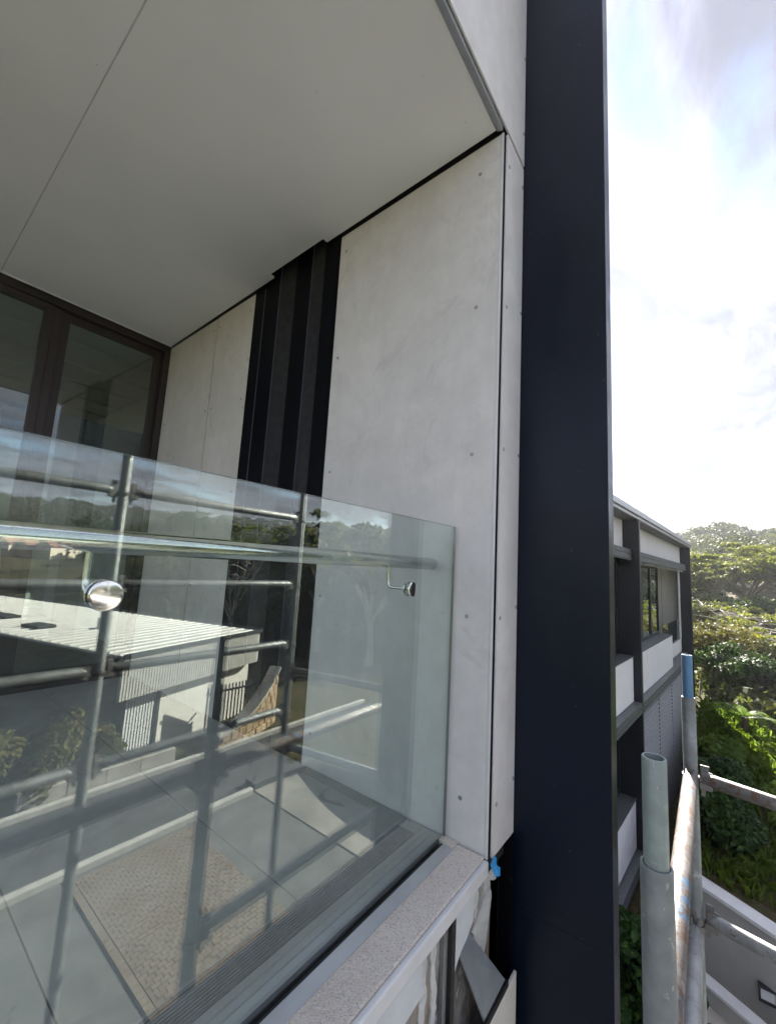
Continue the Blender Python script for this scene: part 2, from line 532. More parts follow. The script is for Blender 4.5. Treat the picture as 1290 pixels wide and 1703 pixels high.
class MB:
    def __init__(self):
        self.v, self.f = [], []

    def add(self, vs, fs):
        o = len(self.v)
        self.v += [tuple(p) for p in vs]
        self.f += [tuple(i + o for i in q) for q in fs]
        return self

    def box(self, x0, x1, y0, y1, z0, z1):
        x0, x1 = min(x0, x1), max(x0, x1)
        y0, y1 = min(y0, y1), max(y0, y1)
        z0, z1 = min(z0, z1), max(z0, z1)
        return self.hexa([(x0, y0, z0), (x1, y0, z0), (x1, y1, z0), (x0, y1, z0), (x0, y0, z1), (x1, y0, z1), (x1, y1, z1), (x0, y1, z1)])

    def hexa(self, p):
        return self.add(p, [(0, 3, 2, 1), (4, 5, 6, 7), (0, 1, 5, 4), (1, 2, 6, 5), (2, 3, 7, 6), (3, 0, 4, 7)])

    def prism(self, poly, fn0, fn1):
        """poly: 2-D loop (counter-clockwise seen from the fn1 end); fn0/fn1 map it to 3-D"""
        n = len(poly)
        vs = [fn0(*p) for p in poly] + [fn1(*p) for p in poly]
        fs = [tuple(range(n - 1, -1, -1)), tuple(range(n, 2 * n))]
        fs += [(i, (i + 1) % n, n + (i + 1) % n, n + i) for i in range(n)]
        return self.add(vs, fs)

    def path(self, pts, r, n=14, caps=True, radii=None):
        pts = [Vector(p) for p in pts]
        rings, m = [], len(pts)
        prev = None
        for i, p in enumerate(pts):
            d = (pts[min(i + 1, m - 1)] - pts[max(i - 1, 0)]).normalized()
            if prev is None:
                a = Vector((0, 0, 1)) if abs(d.z) < 0.9 else Vector((1, 0, 0))
                s = d.cross(a).normalized()
            else:
                s = (prev - d * prev.dot(d)).normalized()
            prev = s
            t_ = d.cross(s)
            rr = radii[i] if radii else r
            rings.append([p + (s * math.cos(2 * math.pi * k / n) + t_ * math.sin(2 * math.pi * k / n)) * rr for k in range(n)])
        vs = [q for ring in rings for q in ring]
        fs = []
        for i in range(m - 1):
            for k in range(n):
                a, b = i * n + k, i * n + (k + 1) % n
                fs.append((a, b, b + n, a + n))
        if caps:
            fs.append(tuple(range(n - 1, -1, -1)))
            fs.append(tuple(range((m - 1) * n, m * n)))
        return self.add(vs, fs)

    def lathe(self, c, axis, prof, n=24):
        """prof: list of (distance along axis, radius)"""
        c, axis = Vector(c), Vector(axis).normalized()
        a = Vector((0, 0, 1)) if abs(axis.z) < 0.9 else Vector((1, 0, 0))
        s = axis.cross(a).normalized()
        t_ = axis.cross(s)
        vs, fs = [], []
        for (h, r) in prof:
            for k in range(n):
                an = 2 * math.pi * k / n
                vs.append(c + axis * h + (s * math.cos(an) + t_ * math.sin(an)) * r)
        for i in range(len(prof) - 1):
            for k in range(n):
                a_, b_ = i * n + k, i * n + (k + 1) % n
                fs.append((a_, b_, b_ + n, a_ + n))
        fs.append(tuple(range(n - 1, -1, -1)))
        fs.append(tuple(range((len(prof) - 1) * n, len(prof) * n)))
        return self.add(vs, fs)

    def mesh(self, name):
        me = bpy.data.meshes.new(name)
        me.from_pydata(self.v, [], self.f)
        me.validate()
        bm = bmesh.new()
        bm.from_mesh(me)
        bmesh.ops.recalc_face_normals(bm, faces=bm.faces)
        bm.to_mesh(me)
        bm.free()
        return me

    def build(self, name, mat, parent=None, smooth=False, bevel=0.0, seg=2):
        me = self.mesh(name)
        me.materials.append(MAT[mat])
        o = bpy.data.objects.new(name, me)
        COL.objects.link(o)
        if parent:
            o.parent = parent
        if smooth:
            me.polygons.foreach_set('use_smooth', [True] * len(me.polygons))
            md = o.modifiers.new('split', 'EDGE_SPLIT')
            md.split_angle = R(38)
        if bevel > 0:
            b = o.modifiers.new('bevel', 'BEVEL')
            b.width = bevel
            b.segments = seg
            b.limit_method = 'ANGLE'
            b.angle_limit = R(40)
        return o


def tag(o, label, cat, group=None):
    o['label'] = label
    o['category'] = cat
    if group:
        o['group'] = group
    return o


def thing(name, label, cat, loc=(0, 0, 0), group=None):
    o = bpy.data.objects.new(name, None)
    COL.objects.link(o)
    o.location = loc
    o.empty_display_size = 0.1
    return tag(o, label, cat, group)


def struct(o):
    o['kind'] = 'structure'
    return o


def stuff(o):
    o['kind'] = 'stuff'
    return o


def copy_part(src, parent, loc=None, name=None):
    c = src.copy()
    COL.objects.link(c)
    c.parent = parent
    if loc is not None:
        c.location = loc
    return c


def np_mesh(name, verts, faces, mat, parent=None, smooth=False):
    """verts (N,3), faces (M,k) with constant k"""
    me = bpy.data.meshes.new(name)
    k = faces.shape[1]
    me.vertices.add(len(verts))
    me.vertices.foreach_set('co', np.ascontiguousarray(verts, dtype=np.float32).ravel())
    me.loops.add(faces.size)
    me.loops.foreach_set('vertex_index', faces.astype(np.int32).ravel())
    me.polygons.add(len(faces))
    me.polygons.foreach_set('loop_start', np.arange(0, faces.size, k, dtype=np.int32))
    me.polygons.foreach_set('loop_total', np.full(len(faces), k, dtype=np.int32))
    me.update(calc_edges=True)
    if smooth:
        me.polygons.foreach_set('use_smooth', np.ones(len(faces), dtype=bool))
    me.materials.append(MAT[mat])
    o = bpy.data.objects.new(name, me)
    COL.objects.link(o)
    if parent:
        o.parent = parent
    return o


# ------------------------------------------------------------------ terrain
def sstep(a, b, x):
    t_ = np.clip((x - a) / (b - a), 0, 1)
    return t_ * t_ * (3 - 2 * t_)


def wob(x, y, s, seed):
    r_ = np.random.default_rng(seed)
    out = np.zeros_like(x)
    for i in range(5):
        a, ph = r_.uniform(0, 6.28), r_.uniform(0, 6.28)
        k = s * (1.7 ** i)
        out += np.sin((x * math.cos(a) + y * math.sin(a)) * k + ph) / (1.5 ** i)
    return out / 2.2


def ground(x, y):
    x = np.asarray(x, float)
    y = np.asarray(y, float)
    # court beside the building, drive and road, bank behind the retaining wall
    z = np.full(x.shape, -5.55)
    xb = x - .56 * np.clip(y - .25, -3.15, .5)
    court = (1 - sstep(9.80, 9.95, xb)) * sstep(-2.95, -2.8, y)
    z = z + court * (-0.75)
    lane = sstep(9.80, 9.95, xb) * sstep(0.45, 0.6, y)
    bank = sstep(9.80, 9.95, xb) * (1 - sstep(0.45, 0.6, y))
    z = z + bank * (0.42 + 0.075 * np.clip(x - 9.3, 0, 16) + 0.05 * np.clip(-y, -1, 6)) * sstep(-9, -3, y)
    z = z - lane * 0.7 * (1 - sstep(22, 30, x))
    r = np.hypot(x - 4, y - 1)
    azd = np.degrees(np.arctan2(y - 1, x - 4))
    # valley to the -Y side, closer slope straight ahead
    side = sstep(-55, -15, azd) * (1 - sstep(60, 120, azd))
    r0 = 60 + (46 - 60) * side
    r1 = 330 + (170 - 330) * side
    h = 26 + (13.5 - 26) * side
    q = np.clip((r - r0) / (r1 - r0), 0, 1)
    z = z + h * (q ** (2.2 - 0.95 * side))
    z = z + sstep(24, 80, r) * wob(x, y, 0.03, 3) * 1.6 + sstep(14, 24, r) * wob(x, y, 0.35, 5) * 0.12
    return z


g = np.linspace(-1, 1, 261)
gx = 4 + 16 * g + 504 * np.sign(g) * np.abs(g) ** 4.2
X2, Y2 = np.meshgrid(gx, gx - 6, indexing='ij')
Z2 = ground(X2, Y2)
n_ = len(g)
idx = np.arange(n_ * n_).reshape(n_, n_)
F = np.stack([idx[:-1, :-1], idx[1:, :-1], idx[1:, 1:], idx[:-1, 1:]], -1).reshape(-1, 4)
struct(np_mesh('hillside', np.stack([X2, Y2, Z2], -1).reshape(-1, 3), F, 'earth', smooth=True))

# road, kerbs and drives on the low side
struct(MB().box(-26, 13.5, -9.45, -7.15, -5.7, -5.53).build('road', 'asphalt'))
struct(MB().box(-26, 6.6, -7.15, -7.0, -5.75, -5.41).build('kerb', 'kerb_concrete', bevel=0.015))
struct(MB().box(-26, 13.5, -9.6, -9.45, -5.75, -5.41).build('kerb', 'kerb_concrete', bevel=0.015))
struct(MB().box(-26, 2.9, -7.0, -2.96, -5.7, -5.52).build('footpath', 'shaded_paving'))
# curved concrete turning apron with a raised dark edging band
arc = [(6.7 + 5.0 * math.cos(a), -2.9 - 4.2 * math.sin(a)) for a in np.linspace(0, math.pi / 2, 18)]
poly = [(6.7, -2.97)] + arc
struct(MB().prism(poly[::-1], lambda a, b: (a, b, -5.7), lambda a, b: (a, b, -5.518)).build('driveway_apron', 'apron_concrete'))
cb_ = MB()
for i in range(17):
    (a0, b0), (a1, b1) = arc[i], arc[i + 1]
    m0, m1 = (6.7 + (a0 - 6.7) * 1.09, -2.9 + (b0 + 2.9) * 1.09), (6.7 + (a1 - 6.7) * 1.09, -2.9 + (b1 + 2.9) * 1.09)
    cb_.hexa([(a0, b0, -5.7), (a1, b1, -5.7), (*m1, -5.7), (*m0, -5.7), (a0, b0, -5.38), (a1, b1, -5.38), (*m1, -5.38), (*m0, -5.38)])
struct(cb_.build('curved_kerb', 'hood_grey'))
drive = struct(MB().box(2.91, 6.65, -6.99, -2.97, -5.7, -5.520).build('driveway', 'shaded_paving'))
pv = MB()
for j in range(49):
    y0 = -6.86 + j * .078
    x0 = 3.04 - (.06 if j % 2 else 0)
    while x0 < 5.0:
        a, b = max(x0, 3.04), min(x0 + .112, 5.0)
        if b - a > .03:
            pv.box(a, b, y0, y0 + .068, -5.519, -5.497 + random.uniform(-.004, .004))
        x0 += .12
for j in range(36):
    pv.box(2.93, 3.028, -6.97 + j * .108, -6.97 + j * .108 + .099, -5.519, -5.496)
stuff(pv.build('paving_brick', 'clay_paver', drive))

# ------------------------------------------------------------------ near building
XW, ZF = 1.562, -1.028          # side wall face, balcony floor
YO = 0.668                      # facade line


def soff(y):                    # soffit falls slightly towards the doors
    return 2.0 - 0.040 * (y - 0.667)


B = thing('apartment_building', 'pale panel-clad apartment building with recessed balcony and tall navy steel column', 'building', (1.6, 0.67, -6.3))
BI = Vector((-1.6, -0.67, 6.3))


def bpart(mb, name, mat, parent=None, **kw):
    o = mb.build(name, mat, **kw)
    o.parent = parent or B
    if parent is None:
        o.location = BI
    return o


# solid carcass
bpart(MB().box(1.66, 1.80, 0.70, 4.2, -6.3, 4.3), 'wall_core', 'shadow_gap')
bpart(MB().box(-.78, 1.65, 0.86, 4.1, -1.36, -1.045).box(-.78, 1.65, 0.76, 0.853, -1.36, -1.12), 'floor_slab', 'membrane')
bpart(MB().box(-.78, 1.655, 0.70, 4.2, 2.06, 4.25), 'roof_slab', 'shadow_gap')
bpart(MB().box(1.905, 2.9, 0.75, 8.0, -6.3, 4.3).box(-.78, 1.65, 0.76, 4.1, -6.3, -1.40), 'wall_core', 'render_grey')

# side wall: fibre-cement panels with exposed fixings
scr = MB().lathe((0, 0, 0), (-1, 0, 0), [(0, .0085), (.0018, .0085), (.003, .0065), (.003, .0032), (.0014, .003)], 12)
scr_me = scr.mesh('fixing_screw')
scr_me.materials.append(MAT['fixing'])


def screw(parent, loc, rz=0.0):
    o = bpy.data.objects.new('fixing_screw', scr_me)
    COL.objects.link(o)
    o.parent = parent
    o.location = loc
    o.rotation_euler = (0, 0, rz)
    return o


ROWS = (1.835, 1.162, 0.49, -0.185, -0.872)


def side_panel(y0, y1, mat, cols):
    m = MB().hexa([(XW, y0, -1.04), (XW + .009, y0, -1.04), (XW + .009, y1, -1.04), (XW, y1, -1.04),
                   (XW, y0, soff(y0) - .012 - .004), (XW + .009, y0, soff(y0) - .016), (XW + .009, y1, soff(y1) - .012), (XW, y1, soff(y1) - .012)])
    p = bpart(m, 'wall_panel', mat, bevel=.0015)
    for y in cols:
        for k, z in enumerate(ROWS):
            screw(p, (XW, y + random.uniform(-.003, .003), z - (0.04 if y > 1.7 else 0) + random.uniform(-.004, .004)))
    return p


side_panel(0.684, 1.688, 'fibre_cement', (0.785, 1.642))
side_panel(2.548, 3.046, 'fibre_cement_warm', (2.60, 3.01))
side_panel(3.056, 3.845, 'fibre_cement_warm', (3.095, 3.79))
# slim metal bead on the outer edge of the side wall
bpart(MB().box(XW - .0012, XW + .0055, 0.672, 0.683, -1.04, 1.985), 'corner_bead', 'white_trim', bevel=.001)
# return panel facing the street and fascia panel above the opening
rp = bpart(MB().box(1.588, 1.797, YO - .004, YO + .005, -1.045, 1.995), 'return_panel', 'fibre_cement', bevel=.0015)
for x in (1.612, 1.782):
    for z in (1.86, 1.165, .50, -.18, -.86):
        screw(rp, (x, YO - .004, z + random.uniform(-.02, .02) + (0.0 if x < 1.7 else .03)), R(90))
fp = bpart(MB().box(-.78, 1.797, YO - .006, YO + .003, 2.010, 4.2), 'fascia_panel', 'fibre_cement', bevel=.0015)
for x in (1.78, 1.1, .45):
    for z in (2.18, 2.62, 3.2):
        screw(fp, (x, YO - .006, z), R(90))
bpart(MB().box(1.5685, 1.797, YO + .012, .70, -1.1, 2.05).box(1.571, 1.66, .686, 4.0, -1.05, 2.05), 'cavity_backing', 'shadow_gap')

# dark folded cladding let into the side wall
prof = [(1.690, XW - .001), (1.818, XW - .001), (1.818, 1.655), (1.944, 1.655), (1.944, XW + .002), (2.094, XW + .002), (2.094, 1.64),
        (2.268, 1.652), (2.268, XW + .002), (2.424, XW + .002), (2.424, XW + .012), (2.432, XW + .012), (2.432, XW - .001), (2.546, XW - .001)]
fold = MB()
for (ya, xa), (yb, xb) in zip(prof[:-1], prof[1:]):
    zt = 2.045
    fold.add([(xa, ya, -1.04), (xb, yb, -1.04), (xb, yb, zt), (xa, ya, zt)], [(0, 1, 2, 3)])
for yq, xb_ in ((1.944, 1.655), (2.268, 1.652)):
    bpart(MB().box(XW + .0005, xb_ - .002, yq - .0035, yq - .0012, -1.04, 2.04), 'rib_sky_sheen', 'slate_sheen_trim')  # sky sheen on the outward facets painted as a paler strip
bpart(MB().box(XW - .003, XW + .002, 2.4255, 2.4295, -1.04, 1.90), 'edge_bead', 'slate_sheen_trim')
fc = bpart(fold, 'folded_cladding', 'black_cladding')
sm = fc.modifiers.new('thickness', 'SOLIDIFY')
sm.thickness = .002
sm.offset = 1

# soffit
def soffit_panel(poly, name='soffit_panel'):
    return bpart(MB().prism(poly, lambda x, y: (x, y, soff(y)), lambda x, y: (x, y, soff(y) + .012)), name, 'soffit_paint', bevel=.0012)


soffit_panel([(.389, .702), (1.546, .702), (1.546, 1.80), (1.512, 1.80), (1.512, 2.32), (1.549, 2.32), (1.552, 3.83), (.389, 3.83)])
bpart(MB().prism([(.3836, .703), (.3889, .703), (.3889, 3.82), (.3836, 3.82)], lambda x, y: (x, y, soff(y) + .0012), lambda x, y: (x, y, soff(y) + .011)), 'joint_filler', 'joint_filler')
soffit_panel([(-.78, .702), (.3835, .702), (.3835, 3.83), (-.78, 3.83)])
bpart(MB().box(-.78, 1.5, 0.70, 3.9, 2.025, 2.05), 'soffit_framing', 'shadow_gap')
bpart(MB().box(-.78, 1.553, .688, .700, 1.996, 2.02).box(-.78, 1.553, .673, .6865, 1.989, 2.02), 'soffit_trim', 'soffit_trim', bevel=.001)
for (x, y) in ((1.17, .86), (1.43, .80), (.95, 1.25), (.60, 1.05), (1.28, 1.62), (.43, 2.3), (.35, 1.9), (1.45, 2.75)):
    bpart(MB().lathe((x, y, soff(y) + .0004), (0, 0, -1), [(0, .0026), (.0009, .0022)], 8), 'fixing_spot', 'soffit_trim')
# pale drip bead at the head of the doors
bpart(MB().box(-.78, 1.55, 3.818, 3.829, soff(3.82) - .007, soff(3.82) - .0005), 'head_bead', 'white_trim')

# navy column at the corner
bpart(MB().box(1.80, 1.906, .305, .74, -1.3045, 4.6), 'steel_column', 'navy_steel', bevel=.002)
bpart(MB().box(1.80, 1.906, .305, .74, -6.3, -1.3052), 'steel_column', 'navy_steel', bevel=.002)
bpart(MB().box(1.735, 1.742, .645, .70, -6.3, -1.05).box(1.752, 1.798, .672, .70, -6.3, -1.05), 'column_channel', 'black_cladding', bevel=.001)

# sliding doors at the back of the balcony
YD = 3.85
head = soff(YD)
dr = bpart(MB().box(-.78, 1.560, YD, YD + .12, head - .058, head + .02).box(1.515, 1.560, YD, YD + .12, ZF, head - .059).box(-.78, 1.514, YD, YD + .12, ZF - .01, ZF + .03), 'door_frame', 'brown_anodised', bevel=.002)


def door_leaf(x0, x1, y, label=None):
    zt, zb = head - .060, ZF + .032
    s = .055
    f = bpart(MB().box(x0, x0 + s, y, y + .045, zb, zt).box(x1 - s, x1, y, y + .045, zb, zt).box(x0 + s + .0005, x1 - s - .0005, y + .001, y + .044, zt - s, zt).box(x0 + s + .0005, x1 - s - .0005, y + .001, y + .044, zb, zb + .09), 'sliding_door', 'brown_anodised', bevel=.002)
    pane = MB().box(x0 + s - .005, x1 - s + .005, y + .018, y + .026, zb + .085, zt - s + .005).build('pane', 'door_glass', f)
    return f


door_leaf(.768, 1.512, YD + .045)
door_leaf(-.76, .712, YD + .015)
bpart(MB().box(.7135, .7665, YD + .022, YD + .05, ZF + .032, head - .060), 'interlock', 'brown_anodised', bevel=.002)

# room behind the doors
bpart(MB().box(-.78, 2.6, 9.0, 9.1, ZF - .1, 2.0), 'room_wall', 'plaster_wall')
bpart(MB().box(2.55, 2.65, 3.98, 8.999, ZF - .1, 2.0), 'room_wall', 'plaster_wall')
bpart(MB().box(-.88, -.78, 3.98, 4.3, ZF - .1, 2.0), 'room_wall', 'plaster_wall')
bpart(MB().box(-.78, 2.55, 3.98, 9.0, ZF - .09, ZF - .005), 'room_floor', 'room_floor')
sw_ = MB()
for y0 in (4.301, 5.86, 7.42, 8.94):
    sw_.box(-.87, -.81, y0, y0 + .055, ZF, 1.95)
sw_.box(-.868, -.812, 4.357, 8.939, 1.90, 1.949).box(-.868, -.812, 4.357, 8.939, ZF - .05, ZF - .001)
sw_o = bpart(sw_, 'added_side_window', 'brown_anodised', bevel=.002)  # unseen glazing added so more daylight reaches the balcony through the room
for y0 in (4.356, 5.916, 7.476):
    MB().box(-.845, -.837, y0, y0 + 1.50, ZF, 1.899).build('pane', 'door_glass', sw_o)

bpart(MB().box(-.78, 2.55, 3.98, 9.0, 1.80, 1.9), 'room_ceiling', 'room_ceiling')
bat = bpart(MB().box(-.78, 2.54, 0, .045, 1.775, 1.799), 'ceiling_batten', 'room_ceiling')
bat.location = BI + Vector((0, 4.35, 0))
for k in range(1, 9):
    c = copy_part(bat, B, BI + Vector((0, 4.35 + .52 * k, 0)))
bpart(MB().box(.55, 1.5, 4.02, 4.03, .15, 1.05), 'roller_blind', 'blind_fabric')

# floor tiles, drain strip, glass channel and stone sill
for a, b in ((.982, 1.556), (.418, .978), (-.146, .414), (-.77, -.15)):
    bpart(MB().box(a, b, 1.026, 3.848, ZF - .02, ZF), 'floor_tile', 'floor_tile', bevel=.0015)
bpart(MB().box(-.78, 1.556, .857, .940, ZF - .02, ZF - .001).box(1.492, 1.556, .9405, 1.022, ZF - .02, ZF - .001), 'border_tile', 'floor_tile', bevel=.0015)
dg = bpart(MB().box(-.78, 1.489, .9425, .9455, ZF - .03, ZF + .001).box(-.78, 1.489, 1.0175, 1.0225, ZF - .03, ZF + .001).box(1.486, 1.490, .946, 1.017, ZF - .03, ZF + .001), 'drain_grate', 'grate_metal')
MB().box(-.78, 1.485, .946, 1.017, ZF - .034, ZF - .028).build('channel_bed', 'shadow_gap', dg)
sl_me = MB().box(-.78, 1.485, 0, .0046, ZF - .02, ZF - .0005).mesh('slat')
sl_me.materials.append(MAT['grate_metal'])
for k in range(8):
    o = bpy.data.objects.new('slat', sl_me)
    COL.objects.link(o)
    o.parent = dg
    o.location = (0, .9495 + k * .0086, 0)
bpart(MB().box(-.78, 1.553, .680, .786, ZF - .045, ZF - .001), 'stone_sill', 'sill_stone', bevel=.003)
bpart(MB().box(1.520, 1.558, .787, .852, ZF - .04, ZF + .004), 'sill_stop', 'sill_stone', bevel=.003)
bpart(MB().box(-.78, 1.540, .787, .8315, ZF - .03, ZF - .004), 'glass_channel', 'aluminium', bevel=.002)
bpart(MB().box(-.78, 1.552, .661, .6795, -1.083, ZF - .006), 'sill_trim', 'white_trim', bevel=.006, seg=3)

# stripped spandrel below the sill: substrate with torn remains of the old facing
ys = .70
bpart(MB().box(-.78, 1.733, ys, ys + .05, -3.2, -1.05), 'spandrel_substrate', 'torn_substrate')
bpart(MB().box(-.78, 1.53, .672, ys - .001, -1.09, -1.050), 'sill_batten', 'adhesive')


def scrap(poly, y0, y1, name, mat):
    """outline in (x, z) as a sheet between y0 (front) and y1"""
    return bpart(MB().prism(poly[::-1], lambda x, z: (x, y1, z), lambda x, z: (x, y0, z)), name, mat)


def torn(pts, amp=.006, n=5):
    out = []
    for (a, b), (c, d) in zip(pts, pts[1:] + pts[:1]):
        for k in range(n):
            t_ = k / n
            j = 0 if k == 0 else random.uniform(-amp, amp)
            out.append((a + (c - a) * t_ + j, b + (d - b) * t_ + j * .6))
    return out


scrap([(-.78, -1.091), (-.78, -1.205), (.2, -1.21), (.7, -1.196), (1.02, -1.205), (1.10, -1.194), (1.162, -1.190), (1.150, -1.172), (1.139, -1.155), (1.138, -1.091)], .676, .682, 'torn_facing', 'white_sheet')
scrap([(1.338, -1.091), (1.338, -1.26), (1.36, -1.238), (1.385, -1.222), (1.42, -1.212), (1.44, -1.198), (1.465, -1.185), (1.468, -1.155), (1.475, -1.091)], .676, .682, 'torn_facing', 'white_sheet')
bpart(MB().box(1.306, 1.330, .670, .699, -3.1, -1.091), 'joint_strip', 'rubber', bevel=.001)
bpart(MB().box(1.281, 1.3045, .684, .699, -3.1, -1.091), 'joint_flange', 'grate_metal', bevel=.001)
for pts in ([(1.15, -1.10), (1.19, -1.10), (1.20, -1.22), (1.18, -1.34), (1.165, -1.25)], [(1.215, -1.10), (1.25, -1.095), (1.245, -1.2), (1.262, -1.31), (1.235, -1.36), (1.222, -1.22)],
            [(1.49, -1.10), (1.53, -1.10), (1.545, -1.16), (1.52, -1.23), (1.50, -1.17)], [(1.50, -1.25), (1.57, -1.22), (1.64, -1.16), (1.66, -1.22), (1.63, -1.30), (1.60, -1.40), (1.57, -1.33), (1.55, -1.42), (1.53, -1.32)],
            [(1.18, -1.36), (1.20, -1.34), (1.205, -1.7), (1.175, -1.7)], [(1.58, -1.11), (1.66, -1.12), (1.70, -1.18), (1.64, -1.15), (1.60, -1.19)]):
    scrap(torn(pts), .693, .6995, 'adhesive_smear', 'adhesive')
# bent grey flashing hanging out of the wall, dark lip and pale panel below it
fl = MB().hexa([(1.365, .690, -1.20), (1.455, .690, -1.215), (1.625, .622, -1.435), (1.452, .622, -1.437),
                (1.365, .694, -1.204), (1.455, .694, -1.219), (1.625, .6255, -1.440), (1.452, .6255, -1.442)])
fl2 = MB().hexa([(1.345, .690, -1.23), (1.40, .688, -1.215), (1.60, .620, -1.43), (1.425, .620, -1.432), (1.345, .693, -1.234), (1.40, .691, -1.219), (1.60, .6235, -1.435), (1.425, .6235, -1.437)])
bpart(fl, 'bent_flashing', 'grey_flashing')
bpart(MB().box(1.43, 1.640, .615, .6215, -1.462, -1.440), 'flashing_lip', 'rubber')
bpart(MB().box(1.345, 1.725, .618, .628, -2.6, -1.470), 'lower_panel', 'fibre_cement_warm', bevel=.0015)
bpart(MB().box(-.78, 1.28, .64, .66, -2.6, -1.36), 'lower_panel', 'fibre_cement', bevel=.0015)

tape = MB().add([(1.558, .659, -1.046), (1.582, .655, -1.026), (1.592, .650, -1.036), (1.580, .645, -1.052), (1.598, .638, -1.066), (1.586, .633, -1.086), (1.566, .642, -1.082), (1.560, .652, -1.062)],
                [(0, 1, 2), (0, 2, 3), (0, 3, 7), (3, 4, 5), (3, 5, 6), (3, 6, 7)])
to = tape.build('masking_tape', 'blue_tape')
ts = to.modifiers.new('thickness', 'SOLIDIFY')
ts.thickness = .0012
tag(to, 'small scrap of bright blue tape stuck under the outer corner of the stone sill', 'tape')

# ------------------------------------------------------------------ balustrade
G = thing('glass_balustrade', 'frameless clear glass balustrade with polished round handrail along the balcony edge', 'balustrade', (0, .846, ZF))
GI = Vector((0, -.846, -ZF))


def gpart(mb, name, mat, parent=None, **kw):
    o = mb.build(name, mat, **kw)
    o.parent = parent or G
    if parent is None:
        o.location = GI
    return o


gp = gpart(MB().box(-.77, 1.549, .840, .852, ZF - .03, .175), 'glass_pane', 'balustrade_glass')
MBe = MB().box(-.77, 1.549, .8402, .8518, .1752, .1758).box(1.5492, 1.5498, .8402, .8518, ZF - .03, .175)
gpart(MB().box(-.77, -.758, .86, 3.80, ZF - .03, .175), 'glass_pane', 'balustrade_glass')
gpart(MBe, 'polished_edge', 'glass_edge')
gpart(MB().box(-.77, 1.530, .8320, .8395, ZF - .03, ZF - .006), 'gasket', 'rubber', bevel=.001)
gpart(MB().box(-.77, 1.530, .8525, .8565, ZF - .03, ZF + .002), 'gasket', 'rubber')
gpart(MB().path([(-.77, .945, .0155), (1.541, .945, .0155), (1.545, .945, .0155)], .0245, 44, radii=[.0245, .0245, .0215]), 'handrail', 'chrome', smooth=True)
for x in (.285, 1.238):
    pts = [(x, .852, -.080), (x, .925, -.080)] + [(x, .925 + .020 * math.sin(a), -.060 - .020 * math.cos(a)) for a in np.linspace(.2, 1.57, 6)] + [(x, .945, -.003)]
    br = gpart(MB().path(pts, .0062, 14), 'handrail_bracket', 'chrome', smooth=True)
    MB().lathe((x, .8395, -.080), (0, -1, 0), [(0, .0255), (.002, .0272), (.0065, .0272), (.0085, .0255), (.0092, .022)], 40).build('clamp_disc', 'chrome', br, smooth=True)
    MB().lathe((x, .8525, -.080), (0, 1, 0), [(0, .0255), (.002, .0268), (.006, .0268), (.0075, .024)], 32).build('clamp_disc', 'chrome', br, smooth=True)

# ------------------------------------------------------------------ scaffold
S = thing('scaffold', 'galvanised tube scaffold with blue paint marks and rust standing outside the balcony', 'scaffold', (.985, .095, -6.3))
SI = Vector((-.985, -.095, 6.3))
RT = .0266


def spart(mb, name, mat, parent=None, **kw):
    o = mb.build(name, mat, **kw)
    o.parent = parent or S
    if parent is None:
        o.location = SI
    return o


def tube_open(p0, p1, r, wall=.004, n=28):
    """pipe with an open, visible bore at p1"""
    p0, p1 = Vector(p0), Vector(p1)
    ax = p1 - p0
    L = ax.length
    return MB().lathe(p0, ax, [(0, r), (L - .0015, r), (L, r - .001), (L, r - wall), (L - .12 * min(1, L), r - wall), (L - .121 * min(1, L), .001)], n)


YI, YOUT = .095, -.93
for x, mat in ((.985, 'galvanised'), (2.42, 'galvanised')):
    gz = -6.3
    st = spart(tube_open((x, YI, gz), (x, YI, -.519), RT), 'standard', mat, smooth=True)
    sg = tube_open((x, YI, -.68), (x, YI, -.333), .0207).build('spigot', 'spigot_steel' if x < 1.5 else 'blue_steel', st, smooth=True)
for x in (-.42, .91, 2.22):
    spart(tube_open((x, YOUT, -6.3), (x, YOUT, 1.25), RT), 'standard', 'galvanised_dark', smooth=True)
spart(tube_open((-.42, YI, -6.3), (-.42, YI, -.519), RT), 'standard', 'galvanised', smooth=True)


